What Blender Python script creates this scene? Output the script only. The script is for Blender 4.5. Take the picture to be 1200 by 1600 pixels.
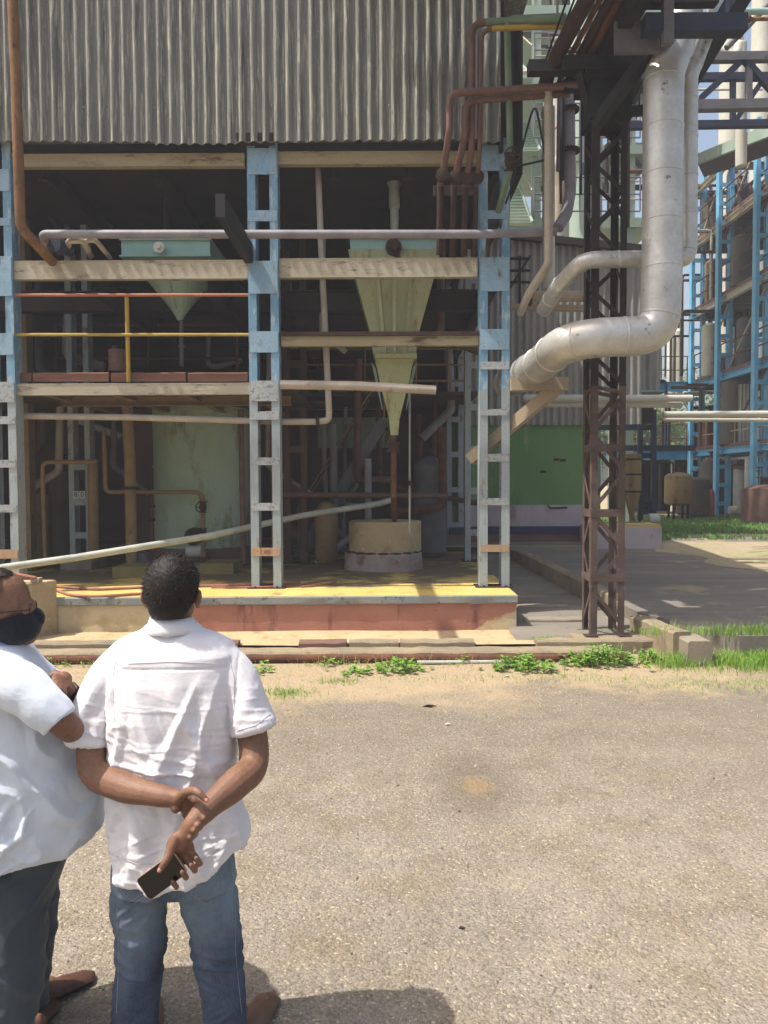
import bpy, bmesh, math, random
import numpy as np
from mathutils import Vector, Matrix, noise
random.seed(7)
R = math.radians
for o in list(bpy.data.objects): bpy.data.objects.remove(o)
scene = bpy.context.scene
COL = scene.collection

# ---------------------------------------------------------------- camera, sky, sun, exposure
CAM_H, FPX, PITCH, ROLL = 1.90, 1202.0, R(2.14), 0.0045
_F = Vector((0, math.cos(PITCH), -math.sin(PITCH)))
_U0 = Vector((0, math.sin(PITCH), math.cos(PITCH))); _R0 = Vector((1, 0, 0))
_R = _R0*math.cos(ROLL) - _U0*math.sin(ROLL); _U = _U0*math.cos(ROLL) + _R0*math.sin(ROLL)
CAMP = Vector((0, 0, CAM_H))
cd = bpy.data.cameras.new('camera'); cam = bpy.data.objects.new('camera', cd); COL.objects.link(cam)
cd.sensor_fit = 'HORIZONTAL'; cd.sensor_width = 36; cd.lens = 36*FPX/1200; cd.clip_start = .05; cd.clip_end = 2000
cam.matrix_world = Matrix(((_R.x, _U.x, -_F.x, CAMP.x), (_R.y, _U.y, -_F.y, CAMP.y), (_R.z, _U.z, -_F.z, CAMP.z), (0, 0, 0, 1)))
scene.camera = cam
SUNV = Vector((-.52, -.135, 1)).normalized()          # towards the sun
w = bpy.data.worlds.new('World'); scene.world = w; w.use_nodes = True
nt = w.node_tree
sky = nt.nodes.new('ShaderNodeTexSky'); sky.sky_type = 'NISHITA'; sky.sun_disc = False
sky.sun_elevation = math.asin(SUNV.z); sky.sun_rotation = math.atan2(SUNV.x, SUNV.y)
sky.air_density = 1.3; sky.dust_density = 6.0; sky.ozone_density = .7
bg = nt.nodes['Background']; bg.inputs['Strength'].default_value = .14
nt.links.new(sky.outputs['Color'], bg.inputs['Color'])
sd = bpy.data.lights.new('sun', 'SUN'); sun = bpy.data.objects.new('sun', sd); COL.objects.link(sun)
sd.energy = 4.6; sd.angle = R(.53); sd.color = (1, .945, .86)
sun.rotation_euler = SUNV.to_track_quat('Z', 'Y').to_euler(); sun.location = (-8, -4, 20)
scene.view_settings.view_transform = 'Standard'; scene.view_settings.look = 'None'
scene.view_settings.exposure = .60; scene.view_settings.gamma = 1

# ---------------------------------------------------------------- helpers
def P(px, py, Y):
    d = _F + _R*((px-600)/FPX) + _U*((800-py)/FPX)
    return CAMP + d*(Y/d.y)
def G(px, py, z):
    d = _F + _R*((px-600)/FPX) + _U*((800-py)/FPX)
    return CAMP + d*((z-CAM_H)/d.z)
def V(*a): return Vector(a)
def c(h):
    h = h.lstrip('#'); v = [int(h[i:i+2], 16)/255 for i in (0, 2, 4)]
    return tuple((x/12.92 if x <= .04045 else ((x+.055)/1.055)**2.4) for x in v)

def frames(pts):
    n = len(pts); T = []
    for i in range(n):
        a = pts[max(0, i-1)]; b = pts[min(n-1, i+1)]
        T.append((b-a).normalized() if (b-a).length > 1e-9 else V(0, 0, 1))
    u = T[0].cross(V(0, 0, 1))
    if u.length < 1e-3: u = T[0].cross(V(0, 1, 0))
    u.normalize(); out = []
    for t in T:
        u = (u - t*u.dot(t)); u.normalize(); out.append((u.copy(), t.cross(u)))
    return out
def fillet(pts, br, seg=5):
    pts = [Vector(p) for p in pts]; out = [pts[0]]
    for i in range(1, len(pts)-1):
        a, b, d = pts[i-1], pts[i], pts[i+1]
        u, v = (a-b), (d-b); lu, lv = u.length, v.length; u.normalize(); v.normalize()
        ang = u.angle(v)
        if ang > 3.05 or br <= 0: out.append(b); continue
        t = min(br/math.tan(ang/2), lu*.48, lv*.48)
        p0, p1 = b+u*t, b+v*t
        for k in range(seg+1):
            s = k/seg; out.append(p0*(1-s)**2 + b*2*s*(1-s) + p1*s*s)
    out.append(pts[-1]); return out

class MB:
    def __init__(s): s.v = []; s.f = []; s.sm = []
    def add(s, vs, fs, smooth=False):
        o = len(s.v); s.v += [tuple(p) for p in vs]
        s.f += [tuple(i+o for i in f) for f in fs]; s.sm += [smooth]*len(fs); return s
    def box(s, x0, x1, y0, y1, z0, z1):
        return s.add([(x0,y0,z0),(x1,y0,z0),(x1,y1,z0),(x0,y1,z0),(x0,y0,z1),(x1,y0,z1),(x1,y1,z1),(x0,y1,z1)],
                     [(0,3,2,1),(4,5,6,7),(0,1,5,4),(1,2,6,5),(2,3,7,6),(3,0,4,7)])
    def hexa(s, b, t):      # four bottom points, four top points
        return s.add(list(b)+list(t), [(0,3,2,1),(4,5,6,7),(0,1,5,4),(1,2,6,5),(2,3,7,6),(3,0,4,7)])
    def bar(s, a, b, wd, ht, up=V(0,0,1)):
        a, b = Vector(a), Vector(b); t = (b-a).normalized(); u = t.cross(up)
        if u.length < 1e-3: u = t.cross(V(0,1,0))
        u.normalize(); v = u.cross(t).normalized(); u *= wd/2; v *= ht/2
        return s.hexa([a-u-v, a+u-v, b+u-v, b-u-v], [a-u+v, a+u+v, b+u+v, b-u+v])
    def ibeam(s, a, b, wd, ht, tf=.014, tw=.01):
        a, b = Vector(a), Vector(b); z = V(0,0,1)*(ht/2-tf/2)
        s.bar(a+z, b+z, wd, tf); s.bar(a-z, b-z, wd, tf); return s.bar(a, b, tw, ht-2*tf)
    def tube(s, pts, r, n=12, br=0, caps=True, seg=5):
        if br: pts = fillet(pts, br, seg)
        pts = [Vector(p) for p in pts]
        rs = r if isinstance(r, (list, tuple)) else [r]*len(pts)
        fr = frames(pts); vs = []
        for p, (u, v), q in zip(pts, fr, rs):
            for k in range(n):
                a = 2*math.pi*k/n; vs.append(p+u*(math.cos(a)*q)+v*(math.sin(a)*q))
        fs = []
        for i in range(len(pts)-1):
            for k in range(n):
                k2 = (k+1) % n; fs.append((i*n+k, i*n+k2, (i+1)*n+k2, (i+1)*n+k))
        s.add(vs, fs, True)
        if caps:
            o = len(s.v)-len(vs)
            s.f.append(tuple(o+k for k in reversed(range(n)))); s.sm.append(False)
            s.f.append(tuple(o+(len(pts)-1)*n+k for k in range(n))); s.sm.append(False)
        return s
    def lathe(s, c0, axis, prof, n=24):      # prof: (distance along axis, radius)
        axis = Vector(axis).normalized(); u = axis.cross(V(0,0,1))
        if u.length < 1e-3: u = V(1,0,0)
        u.normalize(); v = axis.cross(u); c0 = Vector(c0); vs = []
        for d, r in prof:
            for k in range(n):
                a = 2*math.pi*k/n; vs.append(c0+axis*d+(u*math.cos(a)+v*math.sin(a))*max(r, 1e-4))
        fs = [(i*n+k, i*n+(k+1)%n, (i+1)*n+(k+1)%n, (i+1)*n+k) for i in range(len(prof)-1) for k in range(n)]
        fs.append(tuple(reversed(range(n)))); fs.append(tuple((len(prof)-1)*n+k for k in range(n)))
        return s.add(vs, fs, True)
    def ell(s, c0, rx, ry, rz, n=16, m=10, rot=None):
        vs = []; fs = []; c0 = Vector(c0)
        for i in range(m+1):
            t = math.pi*i/m
            for k in range(n):
                a = 2*math.pi*k/n
                q = V(rx*math.sin(t)*math.cos(a), ry*math.sin(t)*math.sin(a), rz*math.cos(t))
                if rot is not None: q = rot @ q
                vs.append(c0+q)
        for i in range(m):
            for k in range(n): fs.append((i*n+k, (i+1)*n+k, (i+1)*n+(k+1)%n, i*n+(k+1)%n))
        return s.add(vs, fs, True)
    def loft(s, rings, closed=True):
        n = len(rings[0]); vs = [p for r in rings for p in r]
        fs = [(i*n+k, i*n+(k+1)%n, (i+1)*n+(k+1)%n, (i+1)*n+k) for i in range(len(rings)-1) for k in range(n)]
        if closed: fs += [tuple(reversed(range(n))), tuple((len(rings)-1)*n+k for k in range(n))]
        return s.add(vs, fs, True)
    def corr(s, x0, x1, z0, z1, Y, pitch=.147, amp=.024, per=10, thick=.007, top=None, phase=0., sheet=1.03, jitter=.012, axis='x'):
        n = max(2, int((x1-x0)/pitch*per)); fr = []; bk = []
        for i in range(n+1):
            x = x0+(x1-x0)*i/n; k = math.floor((x-x0)/sheet); rr = random.Random(int(k*13+x0*100+z0*7))
            dz = rr.uniform(-jitter, jitter); dy = rr.uniform(-.004, .004)
            y = Y+dy-amp*math.cos(2*math.pi*(x+phase)/pitch)
            zt = z1 if top is None else top(x)
            fr.append((x, y, z0+dz, zt)); bk.append((x, y+thick, z0+dz, zt))
        def q(x, y, z): return (x, y, z) if axis == 'x' else (y, x, z)
        vs = []; fs = []
        for (a, b) in zip(fr, bk): vs += [q(a[0],a[1],a[2]), q(a[0],a[1],a[3]), q(b[0],b[1],b[2]), q(b[0],b[1],b[3])]
        for i in range(n):
            o, p = i*4, i*4+4
            fs += [(o, p, p+1, o+1), (o+2, o+3, p+3, p+2), (o, o+2, p+2, p), (o+1, p+1, p+3, o+3)]
        return s.add(vs, fs, True)
    def mesh(s, name):
        me = bpy.data.meshes.new(name); me.from_pydata(s.v, [], s.f); me.update(); return me
    def build(s, name, mat, parent=None, sharp=35, loc=None):
        base = V(0,0,0)
        if parent is not None: base = world_loc(parent)
        elif loc is not None: base = Vector(loc)
        elif s.v:
            a = np.array(s.v); base = V((a[:,0].min()+a[:,0].max())/2, (a[:,1].min()+a[:,1].max())/2, a[:,2].min())
        a = np.array(s.v) - np.array(base); me = bpy.data.meshes.new(name)
        me.from_pydata(a.tolist(), [], s.f)
        bm = bmesh.new(); bm.from_mesh(me); bmesh.ops.recalc_face_normals(bm, faces=bm.faces); bm.to_mesh(me); bm.free()
        if any(s.sm):
            me.polygons.foreach_set('use_smooth', [True]*len(me.polygons)); me.set_sharp_from_angle(angle=R(sharp))
        me.update(); o = bpy.data.objects.new(name, me); COL.objects.link(o); me.materials.append(mat)
        if parent is not None: o.parent = parent
        else: o.location = base
        return o
def world_loc(o):
    p = Vector(o.location)
    while o.parent: o = o.parent; p += o.location
    return p
def tag(o, label=None, cat=None, group=None, kind=None):
    if label: o['label'] = label
    if cat: o['category'] = cat
    if group: o['group'] = group
    if kind: o['kind'] = kind
    return o
def thing(name, label, cat, loc=(0,0,0), group=None):
    o = bpy.data.objects.new(name, None); COL.objects.link(o); o.location = loc; o.empty_display_size = .2
    return tag(o, label, cat, group)
def copy_tree(o, parent=None, label=None):
    n = o.copy(); COL.objects.link(n); n.parent = parent
    if label: n['label'] = label
    for ch in list(o.children): copy_tree(ch, n)
    return n

# ---------------------------------------------------------------- materials
def pmat(name, a, b=None, scale=3., rough=.75, metal=0., bump=.25, bscale=60., rust=0., rustc='#4a2a18', rscale=5., stretch=(1,1,1), chip=0., chipc='#8e8c86', spec=.3, grain=.25, lowrust=None):
    m = bpy.data.materials.new(name); m.use_nodes = True; t = m.node_tree; N = t.nodes; L = t.links
    bs = N['Principled BSDF']; bs.inputs['Roughness'].default_value = rough; bs.inputs['Metallic'].default_value = metal
    bs.inputs['Specular IOR Level'].default_value = spec
    tc = N.new('ShaderNodeTexCoord'); mp = N.new('ShaderNodeMapping'); mp.inputs['Scale'].default_value = stretch
    L.new(tc.outputs['Object'], mp.inputs['Vector'])
    def nz(sc, det=6, rgh=.6, vec=mp):
        n = N.new('ShaderNodeTexNoise'); n.inputs['Scale'].default_value = sc; n.inputs['Detail'].default_value = det
        n.inputs['Roughness'].default_value = rgh; L.new(vec.outputs[0] if vec is mp else vec.outputs['Object'], n.inputs['Vector']); return n.outputs['Fac']
    def ramp(f, lo, hi):
        r = N.new('ShaderNodeMapRange'); r.inputs['From Min'].default_value = lo; r.inputs['From Max'].default_value = hi
        L.new(f, r.inputs['Value']); return r.outputs['Result']
    def mix(f, x, y, mode='MIX'):
        k = N.new('ShaderNodeMix'); k.data_type = 'RGBA'; k.blend_type = mode
        if isinstance(f, float): k.inputs[0].default_value = f
        else: L.new(f, k.inputs[0])
        for s, q in ((6, x), (7, y)):
            if isinstance(q, tuple): k.inputs[s].default_value = (*q, 1)
            else: L.new(q, k.inputs[s])
        return k.outputs[2]
    col = mix(ramp(nz(scale), .35, .65), c(a), c(b or a))
    if chip: col = mix(ramp(nz(rscale*2.2, 9, .7), .66-chip*.3, .70-chip*.25), col, c(chipc))
    if rust:
        col = mix(ramp(nz(rscale, 9, .68), .72-rust*.4, .80-rust*.3), col, c(rustc))
    fine = nz(bscale, 5, .7, tc)
    g = ramp(fine, .25, .75)
    gm = N.new('ShaderNodeMapRange'); gm.inputs['To Min'].default_value = 1-grain; gm.inputs['To Max'].default_value = 1+grain*.6
    L.new(g, gm.inputs['Value'])
    cm = N.new('ShaderNodeVectorMath'); cm.operation = 'SCALE'; L.new(col, cm.inputs[0]); L.new(gm.outputs[0], cm.inputs['Scale'])
    L.new(cm.outputs[0], bs.inputs['Base Color'])
    bp = N.new('ShaderNodeBump'); bp.inputs['Strength'].default_value = bump; bp.inputs['Distance'].default_value = .01
    L.new(fine, bp.inputs['Height']); L.new(bp.outputs[0], bs.inputs['Normal'])
    return m
M = {}
M['blue'] = pmat('blue_paint', '#5f89a6', '#7b9fb5', 2.5, .6, chip=.46, chipc='#a0b0b8', rust=.40, rustc='#5c4a3e', rscale=5, stretch=(1,1,.3))
M['bluelow'] = pmat('worn_blue_paint', '#8b989e', '#a0a7a9', 3, .65, chip=.3, chipc='#8a9092', rust=.36, rustc='#6b4a34', rscale=6, stretch=(1,1,.4))
M['batten'] = pmat('batten_paint', '#7b9fb6', '#94adbc', 4, .55, chip=.4, chipc='#8798a2', rust=.36, rustc='#5c4c40', rscale=7, stretch=(1,1,.4))
M['battenlow'] = pmat('batten_worn_paint', '#959c9e', '#a6aaa8', 4, .6, chip=.42, chipc='#7c8084', rust=.25, rustc='#7d5b45', rscale=9)
M['battenrust'] = pmat('batten_rust_primer', '#b39b80', '#a3866c', 5, .7, rust=.4, rustc='#8a4a2c', rscale=14)
M['brightblue'] = pmat('bright_blue_paint', '#549cc6', '#6fb0d2', 1.5, .5, rust=.12, rscale=3)
M['cream'] = pmat('cream_paint', '#a39a86', '#b5ad9a', 2, .65, rust=.4, rustc='#5a4632', rscale=3.5, stretch=(.5,.5,2), chip=.2, chipc='#7b7466')
M['creamy'] = pmat('yellowed_cream_paint', '#998c6c', '#a99c7e', 2, .65, rust=.44, rustc='#54402a', rscale=3, stretch=(.5,.5,2))
M['tanpaint'] = pmat('tan_paint', '#a89a84', '#988a76', 2, .7, rust=.36, rustc='#6a4e36', rscale=4)
M['towershade'] = pmat('shaded_tower_rust', '#1f1b1b', '#2c2625', 4, .75, rust=.3, rustc='#43342e')
M['black'] = pmat('black_bitumen_paint', '#17171a', '#26262a', 3, .6, rust=.15, rustc='#33241c')
M['navy'] = pmat('navy_steel_paint', '#20263a', '#2c3346', 2, .6, rust=.2, rustc='#3a3034')
M['greysteel'] = pmat('grey_steel_paint', '#55555a', '#6a686c', 2, .6, rust=.2, rustc='#4a3c34')
M['rust'] = pmat('rusted_steel', '#4e3226', '#6b4630', 6, .85, rust=.3, rustc='#8a5634', rscale=9, bump=.5)
M['rustdark'] = pmat('dark_rusted_steel', '#2e221e', '#433029', 6, .85, rust=.25, rustc='#5b4032', rscale=9, bump=.5)
M['towerrust'] = pmat('tower_rust', '#44352f', '#5f4f48', 4, .8, rust=.3, rustc='#6c5248', rscale=8, bump=.4)
M['rustpipe'] = pmat('rusty_pipe', '#6b4a30', '#826240', 8, .8, rust=.4, rustc='#3b2a1e', rscale=12, bump=.5, stretch=(1,1,.5))
M['brownpipe'] = pmat('brown_painted_pipe', '#5a4038', '#6b5048', 5, .6, rust=.2, rustc='#3c2a22', rscale=8)
M['purplepipe'] = pmat('faded_mauve_pipe', '#77747c', '#8d8a8e', 3, .55, rust=.22, rustc='#6b4c3c', rscale=4)
M['creampipe'] = pmat('cream_pipe', '#b3a99c', '#a1968a', 3, .6, rust=.22, rustc='#7a5a3e', rscale=4)
M['tanpipe'] = pmat('dusty_tan_pipe', '#8a7352', '#7a6444', 4, .7, rust=.3, rustc='#4e3a28', rscale=7)
M['greypipe'] = pmat('grey_pvc_pipe', '#b0b2a8', '#9a9d94', 3, .5, chip=.1, chipc='#7b7c74')
M['silver'] = pmat('aluminium_lagging', '#c6c5c1', '#b2b0aa', 3, .42, metal=.5, bump=.22, bscale=14, rust=.22, rustc='#8a806c', rscale=2.5, grain=.14, chip=.12, chipc='#6c665a')
M['silverstain'] = pmat('stained_lagging', '#bdb6a4', '#a59d8a', 3, .42, metal=.45, bump=.2, bscale=25, rust=.24, rustc='#5c5240', rscale=6, grain=.15)
M['greenpipe'] = pmat('green_pipe', '#5c7058', '#6a7d64', 3, .6, rust=.15)
M['yellowpaint'] = pmat('yellow_paint', '#b3953c', '#9c8236', 3, .55, rust=.15)
M['redrail'] = pmat('faded_red_rail', '#b5765f', '#9a5d4b', 3, .6, rust=.15)
M['hopper'] = pmat('pale_green_hopper_paint', '#959a74', '#a5a986', 2, .6, rust=.44, rustc='#857248', rscale=4, stretch=(2,2,.22))
M['hopperteal'] = pmat('pale_teal_paint', '#86a89f', '#94b3ab', 2, .55, rust=.18, rustc='#6b7a66')
M['tankgreen'] = pmat('green_tank_paint', '#97ad97', '#a6baa5', 1.2, .6, rust=.42, rustc='#75755a', rscale=2.2, stretch=(1,1,.4))
M['darkpaint'] = pmat('dark_brown_paint', '#2c2623', '#38302c', 2, .85, rust=.2, rustc='#241d1a')  # plain dark brown for inner steel and background pieces
M['brownwall'] = pmat('dull_brown_wall', '#4a3a31', '#5a473b', 1.5, .9)  # plain brown for inner columns, walls and panels
M['deck'] = pmat('chequer_deck', '#3a322d', '#47403a', 3, .85, rust=.3)
M['wood'] = pmat('weathered_plank', '#6d4a3c', '#7d5a4a', 3, .85, stretch=(.6, 4, 4), rust=.2, rustc='#4c3a30')
M['asb'] = pmat('asbestos_sheet', '#85857e', '#6c6d69', 1.6, .9, stretch=(6, 6, .3), chip=.42, chipc='#aaa698', rust=.4, rustc='#484846', rscale=2.6, bump=.5, bscale=90)
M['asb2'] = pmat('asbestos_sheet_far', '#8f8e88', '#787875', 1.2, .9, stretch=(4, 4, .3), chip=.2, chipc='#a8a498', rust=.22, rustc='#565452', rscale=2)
M['greenwall'] = pmat('green_plaster', '#5d8250', '#6a8c5e', .9, .85, rust=.42, rustc='#4b6a42', rscale=1.6, stretch=(1,1,.35), chip=.2, chipc='#7c9070', bump=.2)
M['lavender'] = pmat('lavender_plaster', '#b8adb0', '#a89da0', 1.5, .85, stretch=(1,1,.4), rust=.42, rustc='#8a7a6c', rscale=2)
M['plasterbrown'] = pmat('brown_plaster', '#75584e', '#6a5148', 2, .9, rust=.3, rustc='#57473e')
M['deepblue'] = pmat('deep_blue_band', '#2c3050', '#343a5c', 3, .8, rust=.2, rustc='#4c4650')
M['palegreen'] = pmat('pale_green_steel', '#8a9c8e', '#9cab9f', 1.2, .6, rust=.15, rustc='#7a7c66')
M['palewhite'] = pmat('white_column_paint', '#bdbbae', '#adab9f', 1.2, .55, rust=.14, rustc='#9c9076')
M['pedestal'] = pmat('whitewashed_pedestal', '#a59a95', '#8f7f79', 2.5, .95, bump=.5, rust=.46, rustc='#7a5c54', rscale=4)
M['concrete'] = pmat('grey_concrete', '#8d8474', '#7a7263', 2.5, .95, bump=.5, rust=.3, rustc='#5c554a', rscale=3)
M['kerbc'] = pmat('kerb_concrete', '#93856c', '#7b7060', 3, .95, bump=.6, rust=.35, rustc='#5e5344', rscale=5)
M['beigecon'] = pmat('cream_washed_concrete', '#b3a07e', '#a69372', 2, .9, bump=.4, rust=.42, rustc='#93794f', rscale=4, chip=.15, chipc='#d0c4a8')
M['tan'] = pmat('tan_vessel_paint', '#8f7a56', '#7d6947', 1.5, .65, stretch=(1,1,.4), rust=.42, rustc='#5c4a36')
M['vesseldark'] = pmat('dark_vessel_paint', '#4a453f', '#5a544c', 1.5, .6, rust=.25)
M['redcyl'] = pmat('red_cylinder_paint', '#a5554c', '#b5665c', 2, .5)
M['hose'] = pmat('dusty_red_hose', '#a06a5c', '#8a5a4e', 5, .7)
M['white'] = pmat('white_paint', '#cfcdc4', '#bdbbb2', 3, .6)
M['ink'] = pmat('black_ink', '#181614')
M['rustink'] = pmat('rust_red_ink', '#8a4426', '#7a3a20')
M['dish'] = pmat('rusty_lid', '#3a2a24', '#4a3830', 5, .8)
class NT:
    """small node helper for the materials that need their own logic"""
    def __init__(s, name, rough=.9):
        s.m = bpy.data.materials.new(name); s.m.use_nodes = True; s.t = s.m.node_tree; s.N = s.t.nodes; s.L = s.t.links
        s.bs = s.N['Principled BSDF']; s.bs.inputs['Roughness'].default_value = rough; s.bs.inputs['Specular IOR Level'].default_value = .25
        s.tc = s.N.new('ShaderNodeTexCoord'); s.obj = s.tc.outputs['Object']
    def noise(s, sc, det=6, rg=.6, stretch=None):
        v = s.obj
        if stretch:
            mp = s.N.new('ShaderNodeMapping'); mp.inputs['Scale'].default_value = stretch; s.L.new(v, mp.inputs['Vector']); v = mp.outputs[0]
        n = s.N.new('ShaderNodeTexNoise'); n.inputs['Scale'].default_value = sc; n.inputs['Detail'].default_value = det
        n.inputs['Roughness'].default_value = rg; s.L.new(v, n.inputs['Vector']); return n.outputs['Fac']
    def vor(s, sc, out='Color', feature='F1'):
        n = s.N.new('ShaderNodeTexVoronoi'); n.inputs['Scale'].default_value = sc; n.feature = feature; s.L.new(s.obj, n.inputs['Vector']); return n.outputs[out]
    def mr(s, f, lo, hi, a=0., b=1., smooth=False):
        r = s.N.new('ShaderNodeMapRange')
        if smooth: r.interpolation_type = 'SMOOTHSTEP'
        for k, q in (('From Min', lo), ('From Max', hi), ('To Min', a), ('To Max', b)): r.inputs[k].default_value = q
        s.L.new(f, r.inputs['Value']); return r.outputs['Result']
    def mix(s, f, x, y, mode='MIX'):
        k = s.N.new('ShaderNodeMix'); k.data_type = 'RGBA'; k.blend_type = mode
        if isinstance(f, float): k.inputs[0].default_value = f
        else: s.L.new(f, k.inputs[0])
        for i, q in ((6, x), (7, y)):
            if isinstance(q, tuple): k.inputs[i].default_value = (*q, 1)
            else: s.L.new(q, k.inputs[i])
        return k.outputs[2]
    def math(s, op, a, b=None):
        k = s.N.new('ShaderNodeMath'); k.operation = op
        for i, q in ((0, a), (1, b)):
            if q is None: continue
            if isinstance(q, (int, float)): k.inputs[i].default_value = q
            else: s.L.new(q, k.inputs[i])
        return k.outputs[0]
    def xyz(s):
        k = s.N.new('ShaderNodeSeparateXYZ'); s.L.new(s.obj, k.inputs[0]); return k.outputs
    def bump(s, h, st=.4, d=.01, prev=None):
        b = s.N.new('ShaderNodeBump'); b.inputs['Strength'].default_value = st; b.inputs['Distance'].default_value = d
        s.L.new(h, b.inputs['Height'])
        if prev: s.L.new(prev, b.inputs['Normal'])
        return b.outputs[0]
    def done(s, col, nrm=None):
        s.L.new(col, s.bs.inputs['Base Color'])
        if nrm: s.L.new(nrm, s.bs.inputs['Normal'])
        return s.m

def road_mat():
    n = NT('gravelly_asphalt', .95); X, Y, Z = n.xyz()
    big = n.noise(.45, 5, .6); mid = n.noise(2.2, 6, .65); fine = n.noise(60, 4, .7)
    peb = n.vor(105, 'Color'); pebd = n.vor(105, 'Distance'); peb2 = n.vor(38, 'Color'); pd2 = n.vor(38, 'Distance')
    base = n.mix(n.mr(big, .35, .65), c('#867d70'), c('#7c756b'))
    base = n.mix(n.mr(mid, .45, .72), base, c('#766b5a'))
    base = n.mix(n.mr(n.math('ADD', Y, n.math('MULTIPLY', mid, 3.)), 5.0, 7.6, 0, .55, True), base, c('#6f665a'))
    bwk = n.N.new('ShaderNodeSeparateColor'); n.L.new(peb, bwk.inputs[0])
    k = n.mr(bwk.outputs[0], 0, 1, .72, 1.2)
    sc = n.N.new('ShaderNodeVectorMath'); sc.operation = 'SCALE'; n.L.new(base, sc.inputs[0]); n.L.new(k, sc.inputs['Scale'])
    col = sc.outputs[0]
    lightpeb = n.math('GREATER_THAN', bwk.outputs[1], .965)
    col = n.mix(lightpeb, col, c('#a1967f'))
    # dry soil and straw near the drain kerb
    soil = n.mix(n.mr(fine, .35, .65), c('#928269'), c('#a39379'))
    edge = n.math('ADD', Y, n.math('MULTIPLY', n.math('SUBTRACT', n.noise(.9, 5, .6), .5), 2.6))
    edge = n.math('ADD', edge, n.math('MULTIPLY', n.math('SUBTRACT', mid, .5), 1.2))
    edge = n.math('SUBTRACT', edge, n.math('MULTIPLY', X, .16))
    col = n.mix(n.mr(edge, 6.2, 7.1, smooth=True), col, soil)
    trk = n.noise(1.0, 5, .6, (.22, 2.6, 1)); col = n.mix(n.mr(trk, .5, .75, 0, .2), col, c('#9a8c74')); col = n.mix(n.mr(n.noise(7, 8, .75), .54, .68, 0, .5), col, c('#5a5349')); col = n.mix(n.mr(n.noise(4, 8, .75, (1, 1, 2)), .58, .7, 0, .45), col, c('#a2947c'))
    # bare tan patch and tar stains
    st = n.mr(n.noise(.8, 3, .5), .66, .74); col = n.mix(n.math('MULTIPLY', st, .4), col, c('#55483a'))
    dx = n.math('SUBTRACT', X, .57); dy = n.math('SUBTRACT', Y, 4.75)
    d = n.math('SQRT', n.math('ADD', n.math('MULTIPLY', dx, dx), n.math('MULTIPLY', n.math('MULTIPLY', dy, dy), .35)))
    d = n.math('ADD', d, n.math('MULTIPLY', n.math('SUBTRACT', n.noise(6, 4), .5), .25))
    col = n.mix(n.mr(d, .14, .42, .38, 0, True), col, c('#4d4336'))
    col = n.mix(n.mr(d, .03, .13, .7, 0, True), col, c('#857052'))
    b = n.bump(n.mr(pebd, 0, .7, 1, 0), .5, .008); b = n.bump(n.mr(pd2, 0, .6, 1, 0), .4, .014, b); b = n.bump(n.noise(14, 6, .7), .4, .02, b); b = n.bump(mid, .5, .05, b)
    return n.done(col, b)
def yard_mat():
    n = NT('weathered_yard_concrete', .9); X, Y, Z = n.xyz()
    st = n.noise(1.0, 7, .65, (.35, 2.2, 1)); sp = n.noise(9, 6, .7)
    col = n.mix(n.mr(st, .3, .7), c('#67625c'), c('#837b6f')); col = n.mix(n.mr(sp, .58, .72), col, c('#5a544e'))
    col = n.mix(n.mr(n.noise(.5, 4), .6, .7), col, c('#a2936f'))
    return n.done(col, n.bump(n.noise(45, 5, .7), .4, .01))
def far_mat():
    n = NT('dry_far_ground', .95)
    a = n.noise(.8, 6, .7); f = n.noise(14, 5, .7)
    col = n.mix(n.mr(a, .4, .62), c('#978871'), c('#78824f')); col = n.mix(n.mr(f, .4, .65), col, c('#a2937c'))
    return n.done(col, n.bump(f, .5, .03))
def skirt_mat():
    n = NT('peeling_red_plaster', .92); X, Y, Z = n.xyz(); X = n.math('ADD', X, -2.)
    red = n.mix(n.mr(n.noise(2.5, 5), .35, .65), c('#966656'), c('#a37363'))
    red = n.mix(n.mr(n.noise(1.2, 6, .7, (3, 3, .6)), .56, .68), red, c('#75524a'))
    bei = n.mix(n.mr(n.noise(4, 5), .4, .6), c('#ab9a7a'), c('#bcab8c'))
    e = n.math('ADD', Z, n.math('MULTIPLY', n.math('SUBTRACT', n.noise(3.2, 7, .7), .5), -.34)); e = n.math('SUBTRACT', e, .055)
    e = n.math('SUBTRACT', e, n.mr(X, 1.05, 1.66, 0, .32))
    e = n.math('ADD', e, n.mr(X, -2.7, -2.25, -.6, 0))
    col = n.mix(n.mr(e, .0, .035), bei, red)
    dk = n.noise(7, 7, .7); col = n.mix(n.mr(dk, .66, .72), col, c('#6d5a48'))
    return n.done(col, n.bump(n.noise(22, 6, .7), .5, .015, n.bump(n.mr(e, .0, .03), .6, .01)))
def yellowtop_mat():
    n = NT('worn_yellow_floor_shaded_inside', .75); X, Y, Z = n.xyz(); Y = n.math('ADD', Y, 10.)
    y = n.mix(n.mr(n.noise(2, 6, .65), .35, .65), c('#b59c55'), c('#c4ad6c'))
    d = n.noise(1.3, 7, .7); shade_in = n.mr(Y, 9.9, 11.2, 0, .2)  # browner with depth: shade inside the shed put into the floor colour
    d2 = n.math('ADD', d, shade_in)
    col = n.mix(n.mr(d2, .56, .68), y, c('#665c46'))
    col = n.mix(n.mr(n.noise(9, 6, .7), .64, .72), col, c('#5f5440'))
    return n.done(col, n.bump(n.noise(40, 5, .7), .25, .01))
def corr_shadow_free(): pass
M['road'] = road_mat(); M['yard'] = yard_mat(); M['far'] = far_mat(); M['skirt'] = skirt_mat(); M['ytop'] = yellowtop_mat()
M['footing'] = pmat('dull_yellow_footing', '#8a7d4c', '#776c48', 3, .85, rust=.3, rustc='#5c5240')
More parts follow.
